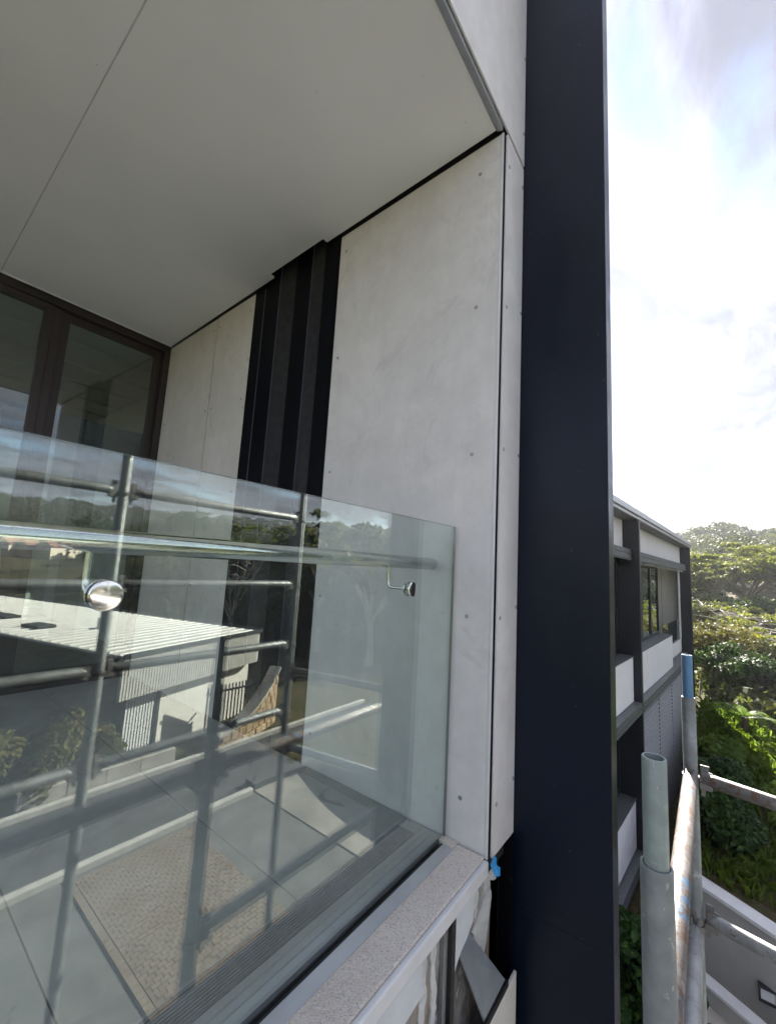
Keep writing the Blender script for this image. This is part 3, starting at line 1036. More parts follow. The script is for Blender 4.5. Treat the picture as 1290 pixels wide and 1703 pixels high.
def coupler(parent_pt, d, mat='coupler_steel'):
    """wedge pocket on a standard: cup ring, two lugs towards d, upright wedge"""
    p, d = Vector(parent_pt), Vector(d).normalized()
    s = d.cross(Vector((0, 0, 1)))
    mb = MB().lathe(p + Vector((0, 0, -.028)), (0, 0, 1), [(0, RT + .0005), (0, RT + .006), (.022, RT + .006), (.022, RT + .0005)], 24)

    def bx(a0, a1, b0, b1, c0, c1):
        P = lambda a, b, c: tuple(p + d * a + s * b + Vector((0, 0, c)))
        mb.hexa([P(a0, b0, c0), P(a1, b0, c0), P(a1, b1, c0), P(a0, b1, c0), P(a0, b0, c1), P(a1, b0, c1), P(a1, b1, c1), P(a0, b1, c1)])
    bx(RT + .004, RT + .048, -.020, -.015, -.042, -.016)
    bx(RT + .004, RT + .048, .015, .020, -.042, -.016)
    bx(RT + .044, RT + .049, -.0148, .0148, -.042, -.016)
    c = spart(mb, 'coupler', mat, bevel=.0012)
    mb2 = MB()
    P = lambda a, b, c_: tuple(p + d * a + s * b + Vector((0, 0, c_)))
    mb2.hexa([P(RT + .008, -.004, -.075), P(RT + .022, -.004, -.075), P(RT + .022, .004, -.075), P(RT + .008, .004, -.075),
              P(RT + .008, -.004, .052), P(RT + .040, -.004, .052), P(RT + .040, .004, .052), P(RT + .008, .004, .052)])
    mb2.build('wedge', mat, c, bevel=.001)
    # clasp that carries the tube end
    mb3 = MB()
    mb3.hexa([P(RT + .012, -.016, -.015), P(RT + .052, -.016, -.015), P(RT + .052, -.006, -.015), P(RT + .012, -.006, -.015),
              P(RT + .012, -.016, .030), P(RT + .052, -.016, .022), P(RT + .052, -.006, .022), P(RT + .012, -.006, .030)])
    mb3.hexa([P(RT + .012, .006, -.015), P(RT + .052, .006, -.015), P(RT + .052, .016, -.015), P(RT + .012, .016, -.015),
              P(RT + .012, .006, .030), P(RT + .052, .006, .022), P(RT + .052, .016, .022), P(RT + .012, .016, .030)])
    mb3.build('clasp', mat, c, bevel=.001)
    return c


def rail(p0, p1, name, mat, r=RT):
    p0, p1 = Vector(p0), Vector(p1)
    d = (p1 - p0).normalized()
    a, b = p0 + d * .055, p1 - d * .055
    # ends are pinched flat where they enter the couplers
    pts = [a - d * .01, a, a + d * .03, b - d * .03, b, b + d * .01]
    return spart(MB().path(pts, r, 24, radii=[.008, r * .55, r, r, r * .55, .008]), name, mat, smooth=True)


for z, mat in ((-.842, 'galvanised_rusty'), (-1.43, 'galvanised_worn'), (-2.75, 'galvanised'), (-3.4, 'galvanised'), (-4.7, 'galvanised')):
    rail((.985, YI, z), (2.42, YI, z), 'ledger', mat)
    if z > -1.2:
        rail((-.42, YI, z), (.985, YI, z), 'ledger', 'galvanised_dark')
    coupler((2.42, YI, z), (-1, 0, 0))
    coupler((.985, YI, z), (1, 0, 0))
    if z > -1.2:
        coupler((.985, YI, z), (-1, 0, 0))
for z, mat in ((.335, 'galvanised_worn'), (-.19, 'galvanised_dark'), (-.645, 'galvanised_dark'), (-1.14, 'galvanised_dark'), (-2.75, 'galvanised'), (-4.7, 'galvanised')):
    rail((.91, YOUT, z), (2.22, YOUT, z), 'ledger', mat)
    if z > -2:
        rail((-.42, YOUT, z), (.91, YOUT, z), 'ledger', 'galvanised_dark')
    coupler((2.22, YOUT, z), (-1, 0, 0))
    coupler((.91, YOUT, z), (1, 0, 0))
    if z > -2:
        coupler((.91, YOUT, z), (-1, 0, 0))
for x0, x1 in ((2.42, 2.22), (.985, .91)):
    for z, mat in ((-.849, 'galvanised_rusty'), (-1.40, 'galvanised_worn'), (-2.78, 'galvanised'), (-4.73, 'galvanised')):
        if x0 < 1 and z > -2:
            continue
        rail((x0, YI, z), (x1, YOUT, z), 'transom', mat)
        coupler((x0, YI, z), (0, -1, 0))
        coupler((x1, YOUT, z), (0, 1, 0))
spart(MB().path([(.93, YOUT - .05, -4.6), (2.12, YOUT - .05, -2.8)], RT, 20), 'brace', 'galvanised', smooth=True)
for (x, y) in ((.985, YI), (2.42, YI), (-.42, YI), (.91, YOUT), (2.22, YOUT), (-.42, YOUT)):
    spart(MB().box(x - .075, x + .075, y - .075, y + .075, -6.31, -6.296), 'base_plate', 'coupler_steel')

# ------------------------------------------------------------------ building further along the row
FA = R(-4.07)
FK = 1.17
T = thing('terrace_building', 'two-storey neighbouring terrace wing with black fins, white panels and louvre screen', 'building', (9.0 * FK, 1.399 * FK, -6.4))
T.rotation_euler = (0, 0, FA)
# local frame: u along the facade, v into the building, z measured from eye level


def tpart(mb, name, mat, parent=None, **kw):
    mb.v = [(x * FK, y * FK, z * FK + 6.4) for (x, y, z) in mb.v]
    o = mb.build(name, mat, **kw)
    o.parent = parent or T
    return o


ZG = -5.5       # reaches just below the ground here
tpart(MB().box(-5.5, 4.98, .55, 8.0, ZG, 1.17).box(4.981, 8.74, 2.2, 8.0, -2.3, 1.17).box(4.981, 8.74, .55, 8.0, ZG, -2.301).box(8.745, 8.80, .02, 8.0, ZG, 1.17), 'wall_core', 'hood_grey')
tpart(MB().box(-5.5, 8.84, -.29, 8.1, 1.265, 1.315).box(-5.5, 8.84, -.29, -.25, 1.175, 1.264), 'roof', 'roof_edge', bevel=.008)
tpart(MB().box(-5.5, 8.82, -.249, .55, 1.172, 1.20), 'roof_soffit', 'hood_grey')
tpart(MB().box(-5.5, 8.85, -.325, -.2915, 1.235, 1.345), 'roof_gutter', 'roof_edge', bevel=.01)


def fin(u, d0, th=.09):
    return tpart(MB().box(u, u + th, d0, .54, ZG, 1.171), 'fin', 'far_steel', bevel=.006)


fin(.50, -.29)
fin(-3.3, -.29)
fin(8.62, -.285, .12)
tpart(MB().box(.592, .612, -.288, -.20, ZG, 1.171), 'downpipe', 'louvre_grey', bevel=.004)
for u0 in np.arange(.62, 8.5, .80):
    tpart(MB().box(u0, min(u0 + .79, 8.6), .0, .02, .56, 1.171), 'head_panel', 'far_panel', bevel=.003)
for u0 in np.arange(-3.2, .4, .74):
    tpart(MB().box(u0, min(u0 + .73, .49), .0, .02, .56, 1.171), 'head_panel', 'far_panel', bevel=.003)


def hood(u0, u1, w0, w1, d0):
    return tpart(MB().box(u0, u1, d0, -.001, w1 - .04, w1).box(u0, u1, d0, d0 + .03, w0, w1 - .041).box(u0, u1, d0 - .012, d0 - .001, w0 + .02, w0 + .05).box(u0, u1, d0 - .012, d0 - .001, w1 - .09, w1 - .06), 'shade_hood', 'hood_grey', bevel=.004)


hood(.63, 8.60, .37, .585, -.15)
hood(-3.2, .49, .37, .585, -.15)
for u in np.arange(.8, 8.5, .5):
    tpart(MB().box(u, u + .045, -.10, -.05, .325, .369), 'hood_bracket', 'far_white')
hood(.63, 6.6, -2.51, -2.325, -.285)
hood(-3.2, .49, -2.49, -2.30, -.285)
hood(-3.2, .49, -5.04, -4.86, -.285)
# parapet panels on both floors
for u0 in np.arange(.64, 5.0, .575):
    tpart(MB().box(u0, u0 + .566, -.16, -.145, -2.315, -1.49), 'parapet_panel', 'far_white', bevel=.004)
tpart(MB().box(.63, 5.23, -.165, .10, -1.488, -1.468), 'parapet_cap', 'hood_grey')
for u0 in np.arange(-3.15, .2, .40):
    tpart(MB().box(u0, u0 + .392, -.16, -.145, -2.29, -1.485), 'parapet_panel', 'far_white', bevel=.004)
    tpart(MB().box(u0, u0 + .392, -.16, -.145, -4.83, -4.03), 'parapet_panel', 'far_white', bevel=.004)
tpart(MB().box(-3.2, .49, -.165, .10, -1.483, -1.464), 'parapet_cap', 'hood_grey')
tpart(MB().box(-3.2, .49, -.165, .10, -4.028, -4.01), 'parapet_cap', 'hood_grey')
tpart(MB().box(.63, 8.6, -.14, .54, -2.46, -2.33), 'balcony_slab', 'hood_grey')
for u0 in (5.24, 6.05, 6.86, 7.68):
    tpart(MB().box(u0, u0 + .80, .02, .04, -2.31, -1.90), 'parapet_panel', 'far_panel', bevel=.004)
# recessed upper balcony with pale end wall, glazing and a glass rail
for v0 in (.03, .57, 1.11, 1.65):
    tpart(MB().box(8.585, 8.605, v0, v0 + .53, -2.30, .555), 'end_wall_panel', 'fibre_cement_warm', bevel=.003)
tpart(MB().box(4.985, 8.58, .03, 2.2, .53, .555), 'balcony_soffit', 'soffit_paint')
tpart(MB().box(5.24, 8.58, .06, .07, -1.895, -1.25), 'glass_rail', 'far_glass')
tpart(MB().box(8.3, 8.58, .02, .05, -1.895, .5), 'edge_panel', 'far_panel', bevel=.003)


def far_window(u0, u1, w0, w1, n):
    f = MB()
    s_ = (u1 - u0) / n
    for k in range(n):
        a, b = u0 + k * s_, u0 + (k + 1) * s_ - .004
        f.box(a, a + .05, .10, .16, w0, w1).box(b - .05, b, .10, .16, w0, w1).box(a + .051, b - .051, .101, .159, w1 - .06, w1).box(a + .051, b - .051, .101, .159, w0, w0 + .08)
    o = tpart(f, 'window', 'far_steel', bevel=.003)
    for k in range(n):
        a, b = u0 + k * s_, u0 + (k + 1) * s_ - .004
        tpart(MB().box(a + .045, b - .045, .125, .135, w0 + .075, w1 - .055), 'pane', 'far_glass', o)
    return o


far_window(-3.2, .49, -1.46, .36, 4)
far_window(-3.2, .49, -4.0, -2.52, 4)
far_window(-3.2, .49, -5.45, -5.06, 4)
far_window(.63, 4.97, -1.46, .36, 4)
tpart(MB().box(-5.4, 4.975, .50, .545, ZG, 1.165), 'curtain_wall', 'far_steel')
# louvre screen: one slat for every course
ls = tpart(MB().box(.63, .67, -.23, -.17, -5.42, -2.52).box(2.6, 2.64, -.23, -.17, -5.42, -2.52).box(4.4, 4.44, -.23, -.17, -5.42, -2.52).box(6.1, 6.15, -.23, -.17, -5.42, -2.52).box(.671, 6.099, -.22, -.18, -5.42, -5.38), 'louvre_screen', 'louvre_grey')
sm_ = MB().hexa([(.67 * FK, -.24 * FK, 0), (6.1 * FK, -.24 * FK, 0), (6.1 * FK, -.18 * FK, .045), (.67 * FK, -.18 * FK, .045),
                 (.67 * FK, -.24 * FK, .012), (6.1 * FK, -.24 * FK, .012), (6.1 * FK, -.18 * FK, .057), (.67 * FK, -.18 * FK, .057)])
sl2 = sm_.mesh('slat')
sl2.materials.append(MAT['louvre_grey'])
for k in range(33):
    o = bpy.data.objects.new('slat', sl2)
    COL.objects.link(o)
    o.parent = ls
    o.location = (0, 0, 6.4 - 5.36 * FK + k * .10)
for u0 in (6.2, 6.99, 7.78):
    tpart(MB().box(u0, u0 + .78, .0, .02, ZG, -2.47), 'wall_panel', 'far_panel', bevel=.003)
# cable and clips lying on the roof edge
ra = MB()
for k in range(7):
    a = random.uniform(-.5, .5)
    ra.path([(.9 + .12 * k, -.2, 1.315), (.9 + .12 * k + a * .3, -.2 + a * .2, 1.36 + random.uniform(0, .05))], .010, 6)
ra.path([(.8, -.2, 1.345), (1.3, -.24, 1.375), (1.8, -.22, 1.35)], .014, 6)
tpart(ra, 'roof_cable', 'hood_grey')

# ------------------------------------------------------------------ house across the road
H = thing('flat_roofed_house', 'long pale house with ribbed metal roof across the road, mirrored in the glass', 'house', (4.6, -10.07, -5.55))
ha = math.atan2(-1.34, 4.64)
H.rotation_euler = (0, 0, ha)
# local: p along the gable (to the right in the mirror), q away from the road (negative)


def hpart(mb, name, mat, parent=None, **kw):
    mb.v = [(x, y, z + 5.55) for (x, y, z) in mb.v]
    o = mb.build(name, mat, **kw)
    o.parent = parent or H
    return o


W_, L_ = 5.31, 23.0
hr = hpart(MB().box(0, W_, -L_, 0, -2.75, -2.66), 'roof', 'roof_sheet')
rib = MB().prism([(-.028, 0), (.028, 0), (.014, .034), (-.014, .034)][::-1], lambda a, b: (.05, a, b), lambda a, b: (W_ - .18, a, b)).mesh('roof_rib')
rib.materials.append(MAT['roof_sheet'])
for k in range(56):
    o = bpy.data.objects.new('roof_rib', rib)
    COL.objects.link(o)
    o.parent = hr
    o.location = (0, -.22 - k * .40, 5.55 - 2.661)
hpart(MB().box(-.14, -.001, -L_, .05, -2.82, -2.67).box(W_ + .001, W_ + .10, -L_, .05, -2.75, -2.60).box(0, W_, .001, .06, -2.72, -2.61), 'gutter', 'gutter_dark', hr)
fs = MB().box(.0, W_, -.04, -.001, -3.76, -2.755)
for k in range(61):
    fs.box(.02 + k * .086, .02 + k * .086 + .045, -.001 + .0005, .022, -3.76, -2.755)
hpart(fs, 'ribbed_fascia', 'house_fascia')
hpart(MB().box(-.05, -.001, -L_, -.05, -3.76, -2.82), 'ribbed_fascia', 'house_dark_and_shade')  # shade on the long side put into the fascia colour
hpart(MB().box(.0, W_, -L_, -.041, -3.78, -3.76), 'eave_soffit', 'house_wall')
hpart(MB().box(1.5, W_ - .05, -L_, -.35, -5.55, -3.785), 'gable_wall', 'house_wall')
hpart(MB().box(.5, 1.499, -L_, -.9, -5.55, -3.786), 'side_wall', 'house_dark_and_shade')  # dark colour stands in for the shade along this wall
for k in range(11):
    hpart(MB().box(.55 + k * .088, .55 + k * .088 + .05, -.40, -.385, -5.3, -3.79), 'vertical_blind', 'coping_white')
hpart(MB().box(.5, 1.5, -.44, -.42, -5.3, -3.79), 'window', 'far_glass')
hpart(MB().box(1.46, 1.56, -.46, -.34, -5.55, -3.783), 'window_jamb', 'gutter_dark')
for (p0, q0, a, b) in ((.9, -5.2, .55, .9), (1.4, -8.0, .5, 1.8), (.7, -10.6, .5, .5)):
    sk = hpart(MB().box(p0, p0 + a, q0 - b, q0, -2.659, -2.56), 'skylight', 'gutter_dark', hr, bevel=.01)
hpart(MB().lathe((2.1, -4.1, -2.66), (0, 0, 1), [(0, .09), (.05, .06), (.30, .05), (.31, .075), (.36, .07)], 14), 'vent_pipe', 'aluminium', hr)

# low concrete wall along the far kerb
cw = MB()
lw = thing('concrete_wall', 'low weathered concrete wall at the far kerb in front of the shrubs', 'wall', (4.0, -9.72, -5.55))
o = MB().box(-1.2, 2.0, -.08, .08, -.1, .44).build('wall_body', 'concrete', lw, bevel=.01)
o = MB().box(-7.5, -1.9, -.08, .08, -.1, .30).build('wall_body', 'concrete', lw, bevel=.01)
for x in np.arange(-1.1, 1.9, .75):
    MB().box(x, x + .01, .079, .083, -.09, .43).build('joint_groove', 'house_dark_and_shade', lw)

# curved sandstone wall, block by block
sw = thing('sandstone_wall', 'curved sandstone block wall with sloping coping beside the flat roofed house', 'wall', (8.3, -9.8, -5.55))


def sw_pt(s):      # plan curve
    return Vector((7.1 + s * 2.6, -9.62 - .10 * s - .75 * s * s, 0))


def sw_h(s):
    return .45 + 1.35 * s ** 1.6


for r_ in range(7):
    z0 = -5.6 + r_ * .26
    n_b = 9
    for k in range(n_b):
        s0 = (k + (.5 if r_ % 2 else 0)) / n_b
        s1 = s0 + 1 / n_b
        if s1 > 1.06:
            continue
        s1 = min(1, s1)
        top = min(z0 + .25, -5.6 + sw_h((s0 + s1) / 2))
        if top - z0 < .08:
            continue
        a, b = sw_pt(s0 + .004), sw_pt(s1 - .004)
        nrm = Vector((b.y - a.y, -(b.x - a.x), 0)).normalized() * -1
        j = random.uniform(0, .03)
        f0, f1 = a + nrm * (.12 + j), b + nrm * (.12 + j)
        k0, k1 = a - nrm * .15, b - nrm * .15
        off = Vector((-8.3, 9.8, 5.55))
        mb = MB().hexa([tuple(q + off + Vector((0, 0, z))) for z in (z0, top - .008) for q in (f0, f1, k1, k0)])
        mb.build('stone_block', 'sandstone', sw, bevel=.012, seg=1)
cp = MB()
ss = np.linspace(0, 1, 15)
for s0, s1 in zip(ss[:-1], ss[1:]):
    a, b = sw_pt(s0), sw_pt(s1)
    off = Vector((-8.3, 9.8, 5.55))
    n1 = Vector((b.y - a.y, -(b.x - a.x), 0)).normalized() * -.2
    za, zb = -5.6 + sw_h(s0), -5.6 + sw_h(s1)
    cp.hexa([tuple(q + off + Vector((0, 0, z))) for q, z in ((a + n1, za), (b + n1, zb), (b - n1, zb), (a - n1, za))] +
            [tuple(q + off + Vector((0, 0, z + .07))) for q, z in ((a + n1, za), (b + n1, zb), (b - n1, zb), (a - n1, za))])
cp.build('coping', 'concrete', sw)
# fence panel behind the stone wall
fn = thing('garden_fence', 'dark upright-bar fence behind the sandstone wall', 'fence', (8.2, -10.6, -5.55))
for k in range(16):
    MB().box(-.9 + k * .12, -.9 + k * .12 + .03, -.02, .02, -.1, 1.5).build('bar', 'gutter_dark', fn)
MB().box(-.95, 1.0, .021, .05, 1.3, 1.36).box(-.95, 1.0, .021, .05, .2, .26).build('rail', 'gutter_dark', fn)

# retaining walls of the sunken court
rw = thing('retaining_wall', 'grey rendered retaining wall with white coping below the grassy bank', 'wall', (9.3, -1.2, -6.3))


def rwp(mb, name, mat, **kw):
    mb.v = [(x - 9.3, y + 1.2, z + 6.3) for (x, y, z) in mb.v]
    o = mb.build(name, mat, rw, **kw)
    return o


def slant(x_at, z0, z1, y0, y1, d):
    """wall running along y, its x shifting with slope like the real one"""
    f = lambda y: x_at + .56 * (y - .25)
    return MB().hexa([(f(y0), y0, z0), (f(y0) + d, y0, z0), (f(y1) + d, y1, z0), (f(y1), y1, z0), (f(y0), y0, z1), (f(y0) + d, y0, z1), (f(y1) + d, y1, z1), (f(y1), y1, z1)])


rwp(slant(9.42, -6.3, -5.06, -2.9, .62, .62), 'wall_body', 'render_grey')
rwp(slant(9.72, -5.055, -5.02, -2.9, .62, .30), 'drain_strip', 'earth')
rwp(slant(9.38, -5.058, -5.0, -2.92, .62, .33), 'coping', 'coping_white', bevel=.006)
rwp(slant(8.80, -6.3, -6.05, -2.9, .62, .18), 'lower_wall_body', 'render_grey')
rwp(slant(8.77, -6.048, -6.0, -2.9, .62, .24), 'lower_coping', 'coping_white', bevel=.006)
fy = lambda y: 9.42 + .56 * (y - .25)
yl = -.52
lt = MB()
for (a0, a1, b0, b1) in ((-.16, .16, .075, .10), (-.16, .16, -.10, -.075), (-.16, -.135, -.0745, .0745), (.135, .16, -.0745, .0745)):
    lt.box(fy(yl) - .035, fy(yl) + .06, yl + a0, yl + a1, -5.88 + b0, -5.88 + b1)
rwp(lt, 'wall_light_frame', 'gutter_dark')
rwp(MB().box(fy(yl) - .01, fy(yl) + .04, yl - .13, yl + .13, -5.95, -5.81), 'wall_light_lens', 'coping_white')
struct(MB().box(-8, 9.0, -3.0, -2.80, -6.35, -5.44).build('kerb', 'kerb_concrete', bevel=.01))
struct(MB().prism([(-8, -2.79), (8.0, -2.79), (9.7, .58), (9.7, .66), (-8, .66)], lambda a, b: (a, b, -6.5), lambda a, b: (a, b, -6.285)).build('court_paving', 'concrete'))

# ------------------------------------------------------------------ vegetation helpers


def leaf_quads(centres, normals, size, r_, aspect=1.6):
    """one quad per centre, roughly facing its normal"""
    n = len(centres)
    nr = normals + r_.normal(0, .55, (n, 3))
    nr /= np.linalg.norm(nr, axis=1, keepdims=True) + 1e-9
    a = r_.normal(0, 1, (n, 3))
    a -= nr * np.sum(a * nr, 1, keepdims=True)
    a /= np.linalg.norm(a, axis=1, keepdims=True) + 1e-9
    b = np.cross(nr, a)
    s = (size * r_.uniform(.6, 1.35, n))[:, None]
    a, b = a * s * aspect * .5, b * s * .5
    v = np.stack([centres - a, centres - b * .9 + a * .1, centres + a, centres + b * .9 + a * .1], 1).reshape(-1, 3)
    f = np.arange(4 * n).reshape(n, 4)
    return v, f


def clump_points(c, rad, n, r_, shell=.45, flat=1.0, top=0.0):
    """points through an ellipsoid, denser near its surface; returns points and outward normals"""
    d = r_.normal(0, 1, (n, 3))
    d /= np.linalg.norm(d, axis=1, keepdims=True)
    if top:
        low = d[:, 2] < -top
        d[low, 2] *= -.6
    rr = (shell + (1 - shell) * r_.random(n) ** .5)[:, None]
    p = d * rr * np.array([rad, rad, rad * flat]) + np.array(c)
    nn = d * np.array([1, 1, 1 / max(flat, .2)])
    nn[:, 2] += .35
    nn /= np.linalg.norm(nn, axis=1, keepdims=True)
    return p, nn


def make_tree(name, label, cat, loc, height, spread, kind, leaf_mat, bark_mat, seed, leaves=5200, leaf=.22, group=None, trunk_r=.22, lean=(0, 0), bare=0.0):
    r_ = np.random.default_rng(seed)
    root = thing(name, label, cat, loc, group)
    tr = MB()
    fork = height * {'umbrella': .40, 'gum': .38, 'round': .28, 'bare': .34}[kind]
    lx, ly = lean
    base = Vector((0, 0, -.4))
    p1 = Vector((lx * .3 + r_.normal(0, .1), ly * .3 + r_.normal(0, .1), fork * .5))
    p2 = Vector((lx * .6, ly * .6, fork))
    tr.path([base, (p1 + base) / 2 + Vector((.05, .04, 0)), p1, p2], trunk_r, 9, radii=[trunk_r * 1.35, trunk_r * 1.05, trunk_r * .9, trunk_r * .75])
    tips = []
    nb = {'umbrella': 13, 'gum': 7, 'round': 8, 'bare': 8}[kind]
    for k in range(nb):
        an = 2 * math.pi * (k + r_.uniform(-.3, .3)) / nb
        out = spread * r_.uniform(.45, .95)
        if kind == 'umbrella':
            hz = height * (.60 + .37 * math.sqrt(max(0, 1 - (out / spread) ** 2)) + r_.uniform(-.12, .03))
        elif kind == 'gum':
            hz = height * r_.uniform(.55, 1.0)
        elif kind == 'bare':
            hz = height * r_.uniform(.6, 1.0)
        else:
            hz = height * r_.uniform(.35, .9)
            out *= math.sqrt(max(.15, 1 - ((hz / height - .55) / .5) ** 2))
        q = Vector((lx + math.cos(an) * out, ly + math.sin(an) * out, hz))
        st_ = Vector((lx * .5, ly * .5, fork * r_.uniform(.75, 1.0)))
        m1 = st_.lerp(q, .45) + Vector((r_.normal(0, .12), r_.normal(0, .12), height * (.05 if kind != 'umbrella' else .09)))
        tr.path([st_, m1, st_.lerp(q, .75) + Vector((0, 0, height * .04)), q], .1, 6, radii=[trunk_r * .5, trunk_r * .34, trunk_r * .2, trunk_r * .07])
        tips.append(q)
        for j in range(4 if kind != 'bare' else 6):
            t0 = m1.lerp(q, r_.uniform(.1, .9))
            sp = spread * (.30 if kind != 'bare' else .4)
            e = t0 + Vector((r_.normal(0, sp), r_.normal(0, sp), abs(r_.normal(0, height * .07)) + height * .015))
            mid = t0.lerp(e, .5) + Vector((0, 0, height * .02))
            tr.path([t0, mid, e], .04, 5, radii=[trunk_r * .2, trunk_r * .12, trunk_r * .03])
            tips.append(e)
    tr.build('trunk', bark_mat, root, smooth=False)
    if leaves:
        P, N = [], []
        per = max(10, leaves // len(tips))
        for q in tips:
            if r_.random() < bare:
                continue
            flat = {'umbrella': .26, 'gum': .55, 'round': .7, 'bare': .5}[kind]
            rad = spread * {'umbrella': .17, 'gum': .20, 'round': .33, 'bare': .17}[kind] * r_.uniform(.65, 1.25)
            k = int(per * r_.uniform(.7, 1.3))
            p, nn = clump_points(q, rad, k, r_, .35, flat, .2)
            p += r_.normal(0, rad * .10, p.shape)
            P.append(p)
            N.append(nn)
        P, N = np.concatenate(P), np.concatenate(N)
        v, f = leaf_quads(P, N, np.full(len(P), leaf), r_)
        np_mesh('crown', v, f, leaf_mat, root)
    return root


def gz_(x, y):
    return float(ground(np.array([x]), np.array([y]))[0])


def polar(azd, r, mirrored=False):
    x, y = r * math.cos(R(azd)), r * math.sin(R(azd))
    if mirrored:
        y = 1.7 - y
    return x, y


# trees on the slope straight ahead (right edge of the photograph)
for i, (azd, r, h, sp, kind, lm, bm_, lab, nl, lf, nm) in enumerate([
    (-2.9, 50, 3.7, 5.6, 'umbrella', 'leaf_umbrella', 'bark', 'broad flat-topped tree with layered yellow-green crown, largest on the slope', 26000, .17, 'umbrella_tree'),
    (-.2, 64, 3.3, 5.0, 'umbrella', 'leaf_umbrella', 'bark', 'flat-topped tree just right of the black end fin, behind the largest crown', 15000, .20, 'umbrella_tree'),
    (-6.2, 60, 4.3, 6.5, 'umbrella', 'leaf_umbrella', 'bark', 'flat-topped tree at the right picture edge, behind the largest crown', 15000, .20, 'umbrella_tree'),
    (.9, 44, 1.4, 3.0, 'gum', 'leaf_gum', 'bark', 'slim grey-green gum tree touching the black end fin of the terrace wing', 9000, .15, 'gum_tree'),
    (-2.6, 33, -2.0, 2.6, 'bare', 'leaf_umbrella', 'pale_bark', 'half-bare tree with pale forked branches on the slope', 2600, .13, 'bare_tree'),
    (-4.4, 27, -3.4, 1.9, 'bare', 'leaf_umbrella', 'pale_bark', 'small pale-barked tree at the right picture edge with tufts of yellow leaves', 2600, .12, 'bare_tree'),
    (-.9, 25.5, -4.6, 1.9, 'round', 'leaf_olive', 'bark', 'dense olive bushy tree above the tree fern, beside the terrace wing', 17000, .09, 'bushy_tree'),
    (-3.7, 22.0, -6.4, 1.5, 'round', 'leaf_dark', 'bark', 'dark green bushy tree at the right picture edge above the tree fern', 14000, .09, 'bushy_tree'),
    (-.2, 38, -1.6, 2.4, 'round', 'leaf_gum', 'bark', 'rounded grey-green tree beside the end fin under the flat-topped crowns', 12000, .14, 'bushy_tree'),
    (-4.4, 41, -1.0, 2.6, 'round', 'leaf_dark', 'bark', 'dark rounded tree under the right side of the largest crown', 12000, .14, 'bushy_tree'),
]):
    x, y = polar(azd, r)
    h = r * math.tan(R(h)) - gz_(x, y)
    make_tree(nm, lab, 'tree', (x, y, gz_(x, y)), h, sp, kind, lm, bm_, 100 + i, nl, lf, 'trees on the slope beyond the terrace wing', .26 if kind != 'bare' else .15, bare=.55 if kind == 'bare' else .05)

# trees mirrored in the glass behind the house
for i, (azd, r, h, sp, kind, lm, lab, nl) in enumerate([
    (52.5, 30, 7.5, 3.2, 'umbrella', 'leaf_umbrella', 'sunlit domed tree behind the right end of the flat roofed house', 5000),
    (46.5, 27, 8.0, 3.4, 'gum', 'leaf_gum', 'tall gum tree mirrored near the middle of the glass beside the column', 6000),
    (39.5, 24, 7.0, 3.4, 'gum', 'leaf_olive', 'bright olive tree mirrored in the glass nearest the column', 7000),
    (43.0, 33, 9.5, 4.0, 'gum', 'leaf_gum', 'taller gum tree behind the bright olive tree in the mirror image', 6000),
    (62.0, 42, 9.0, 5.0, 'round', 'leaf_dark', 'dark round tree behind the middle of the ribbed roof', 6000),
    (70.0, 48, 9.0, 5.0, 'round', 'leaf_dark', 'dark round tree behind the left half of the ribbed roof', 6000),
]):
    x, y = polar(azd, r, True)
    make_tree('gum_tree' if kind == 'gum' else 'garden_tree', lab, 'tree', (x, y, gz_(x, y)), h, sp, kind, lm, 'pale_bark' if kind == 'gum' else 'bark', 200 + i, nl, .22, 'trees behind the house across the road', .2)
x, y = polar(57.5, 26, True)
make_tree('bare_tree', 'leafless white-branched tree behind the right half of the ribbed roof', 'tree', (x, y, gz_(x, y)), 6.2, 2.2, 'bare', 'leaf_olive', 'pale_bark', 260, 0, .2, 'trees behind the house across the road', .10)


def make_shrub(name, label, loc, rad, h, leaf_mat, n, leaf, seed, cat='shrub', group=None):
    r_ = np.random.default_rng(seed)
    root = thing(name, label, cat, loc, group)
    st_ = MB()
    P, N = [], []
    for k in range(11):
        an, rr = r_.uniform(0, 6.28), rad * r_.uniform(0, .75)
        c = (math.cos(an) * rr, math.sin(an) * rr, h * r_.uniform(.3, .8))
        st_.path([(0, 0, -.15), (c[0] * .5, c[1] * .5, c[2] * .6), c], .02, 5, radii=[.03, .02, .008])
        p, nn = clump_points(c, rad * r_.uniform(.35, .6), n // 11, r_, .3, min(1.2, h / rad * .6))
        p[:, 2] = np.maximum(p[:, 2], .02)
        P.append(p)
        N.append(nn)
    st_.build('stems', 'bark', root)
    v, f = leaf_quads(np.concatenate(P), np.concatenate(N), np.full(n // 11 * 11, leaf), r_, 1.9)
    np_mesh('foliage', v, f, leaf_mat, root)
    return root


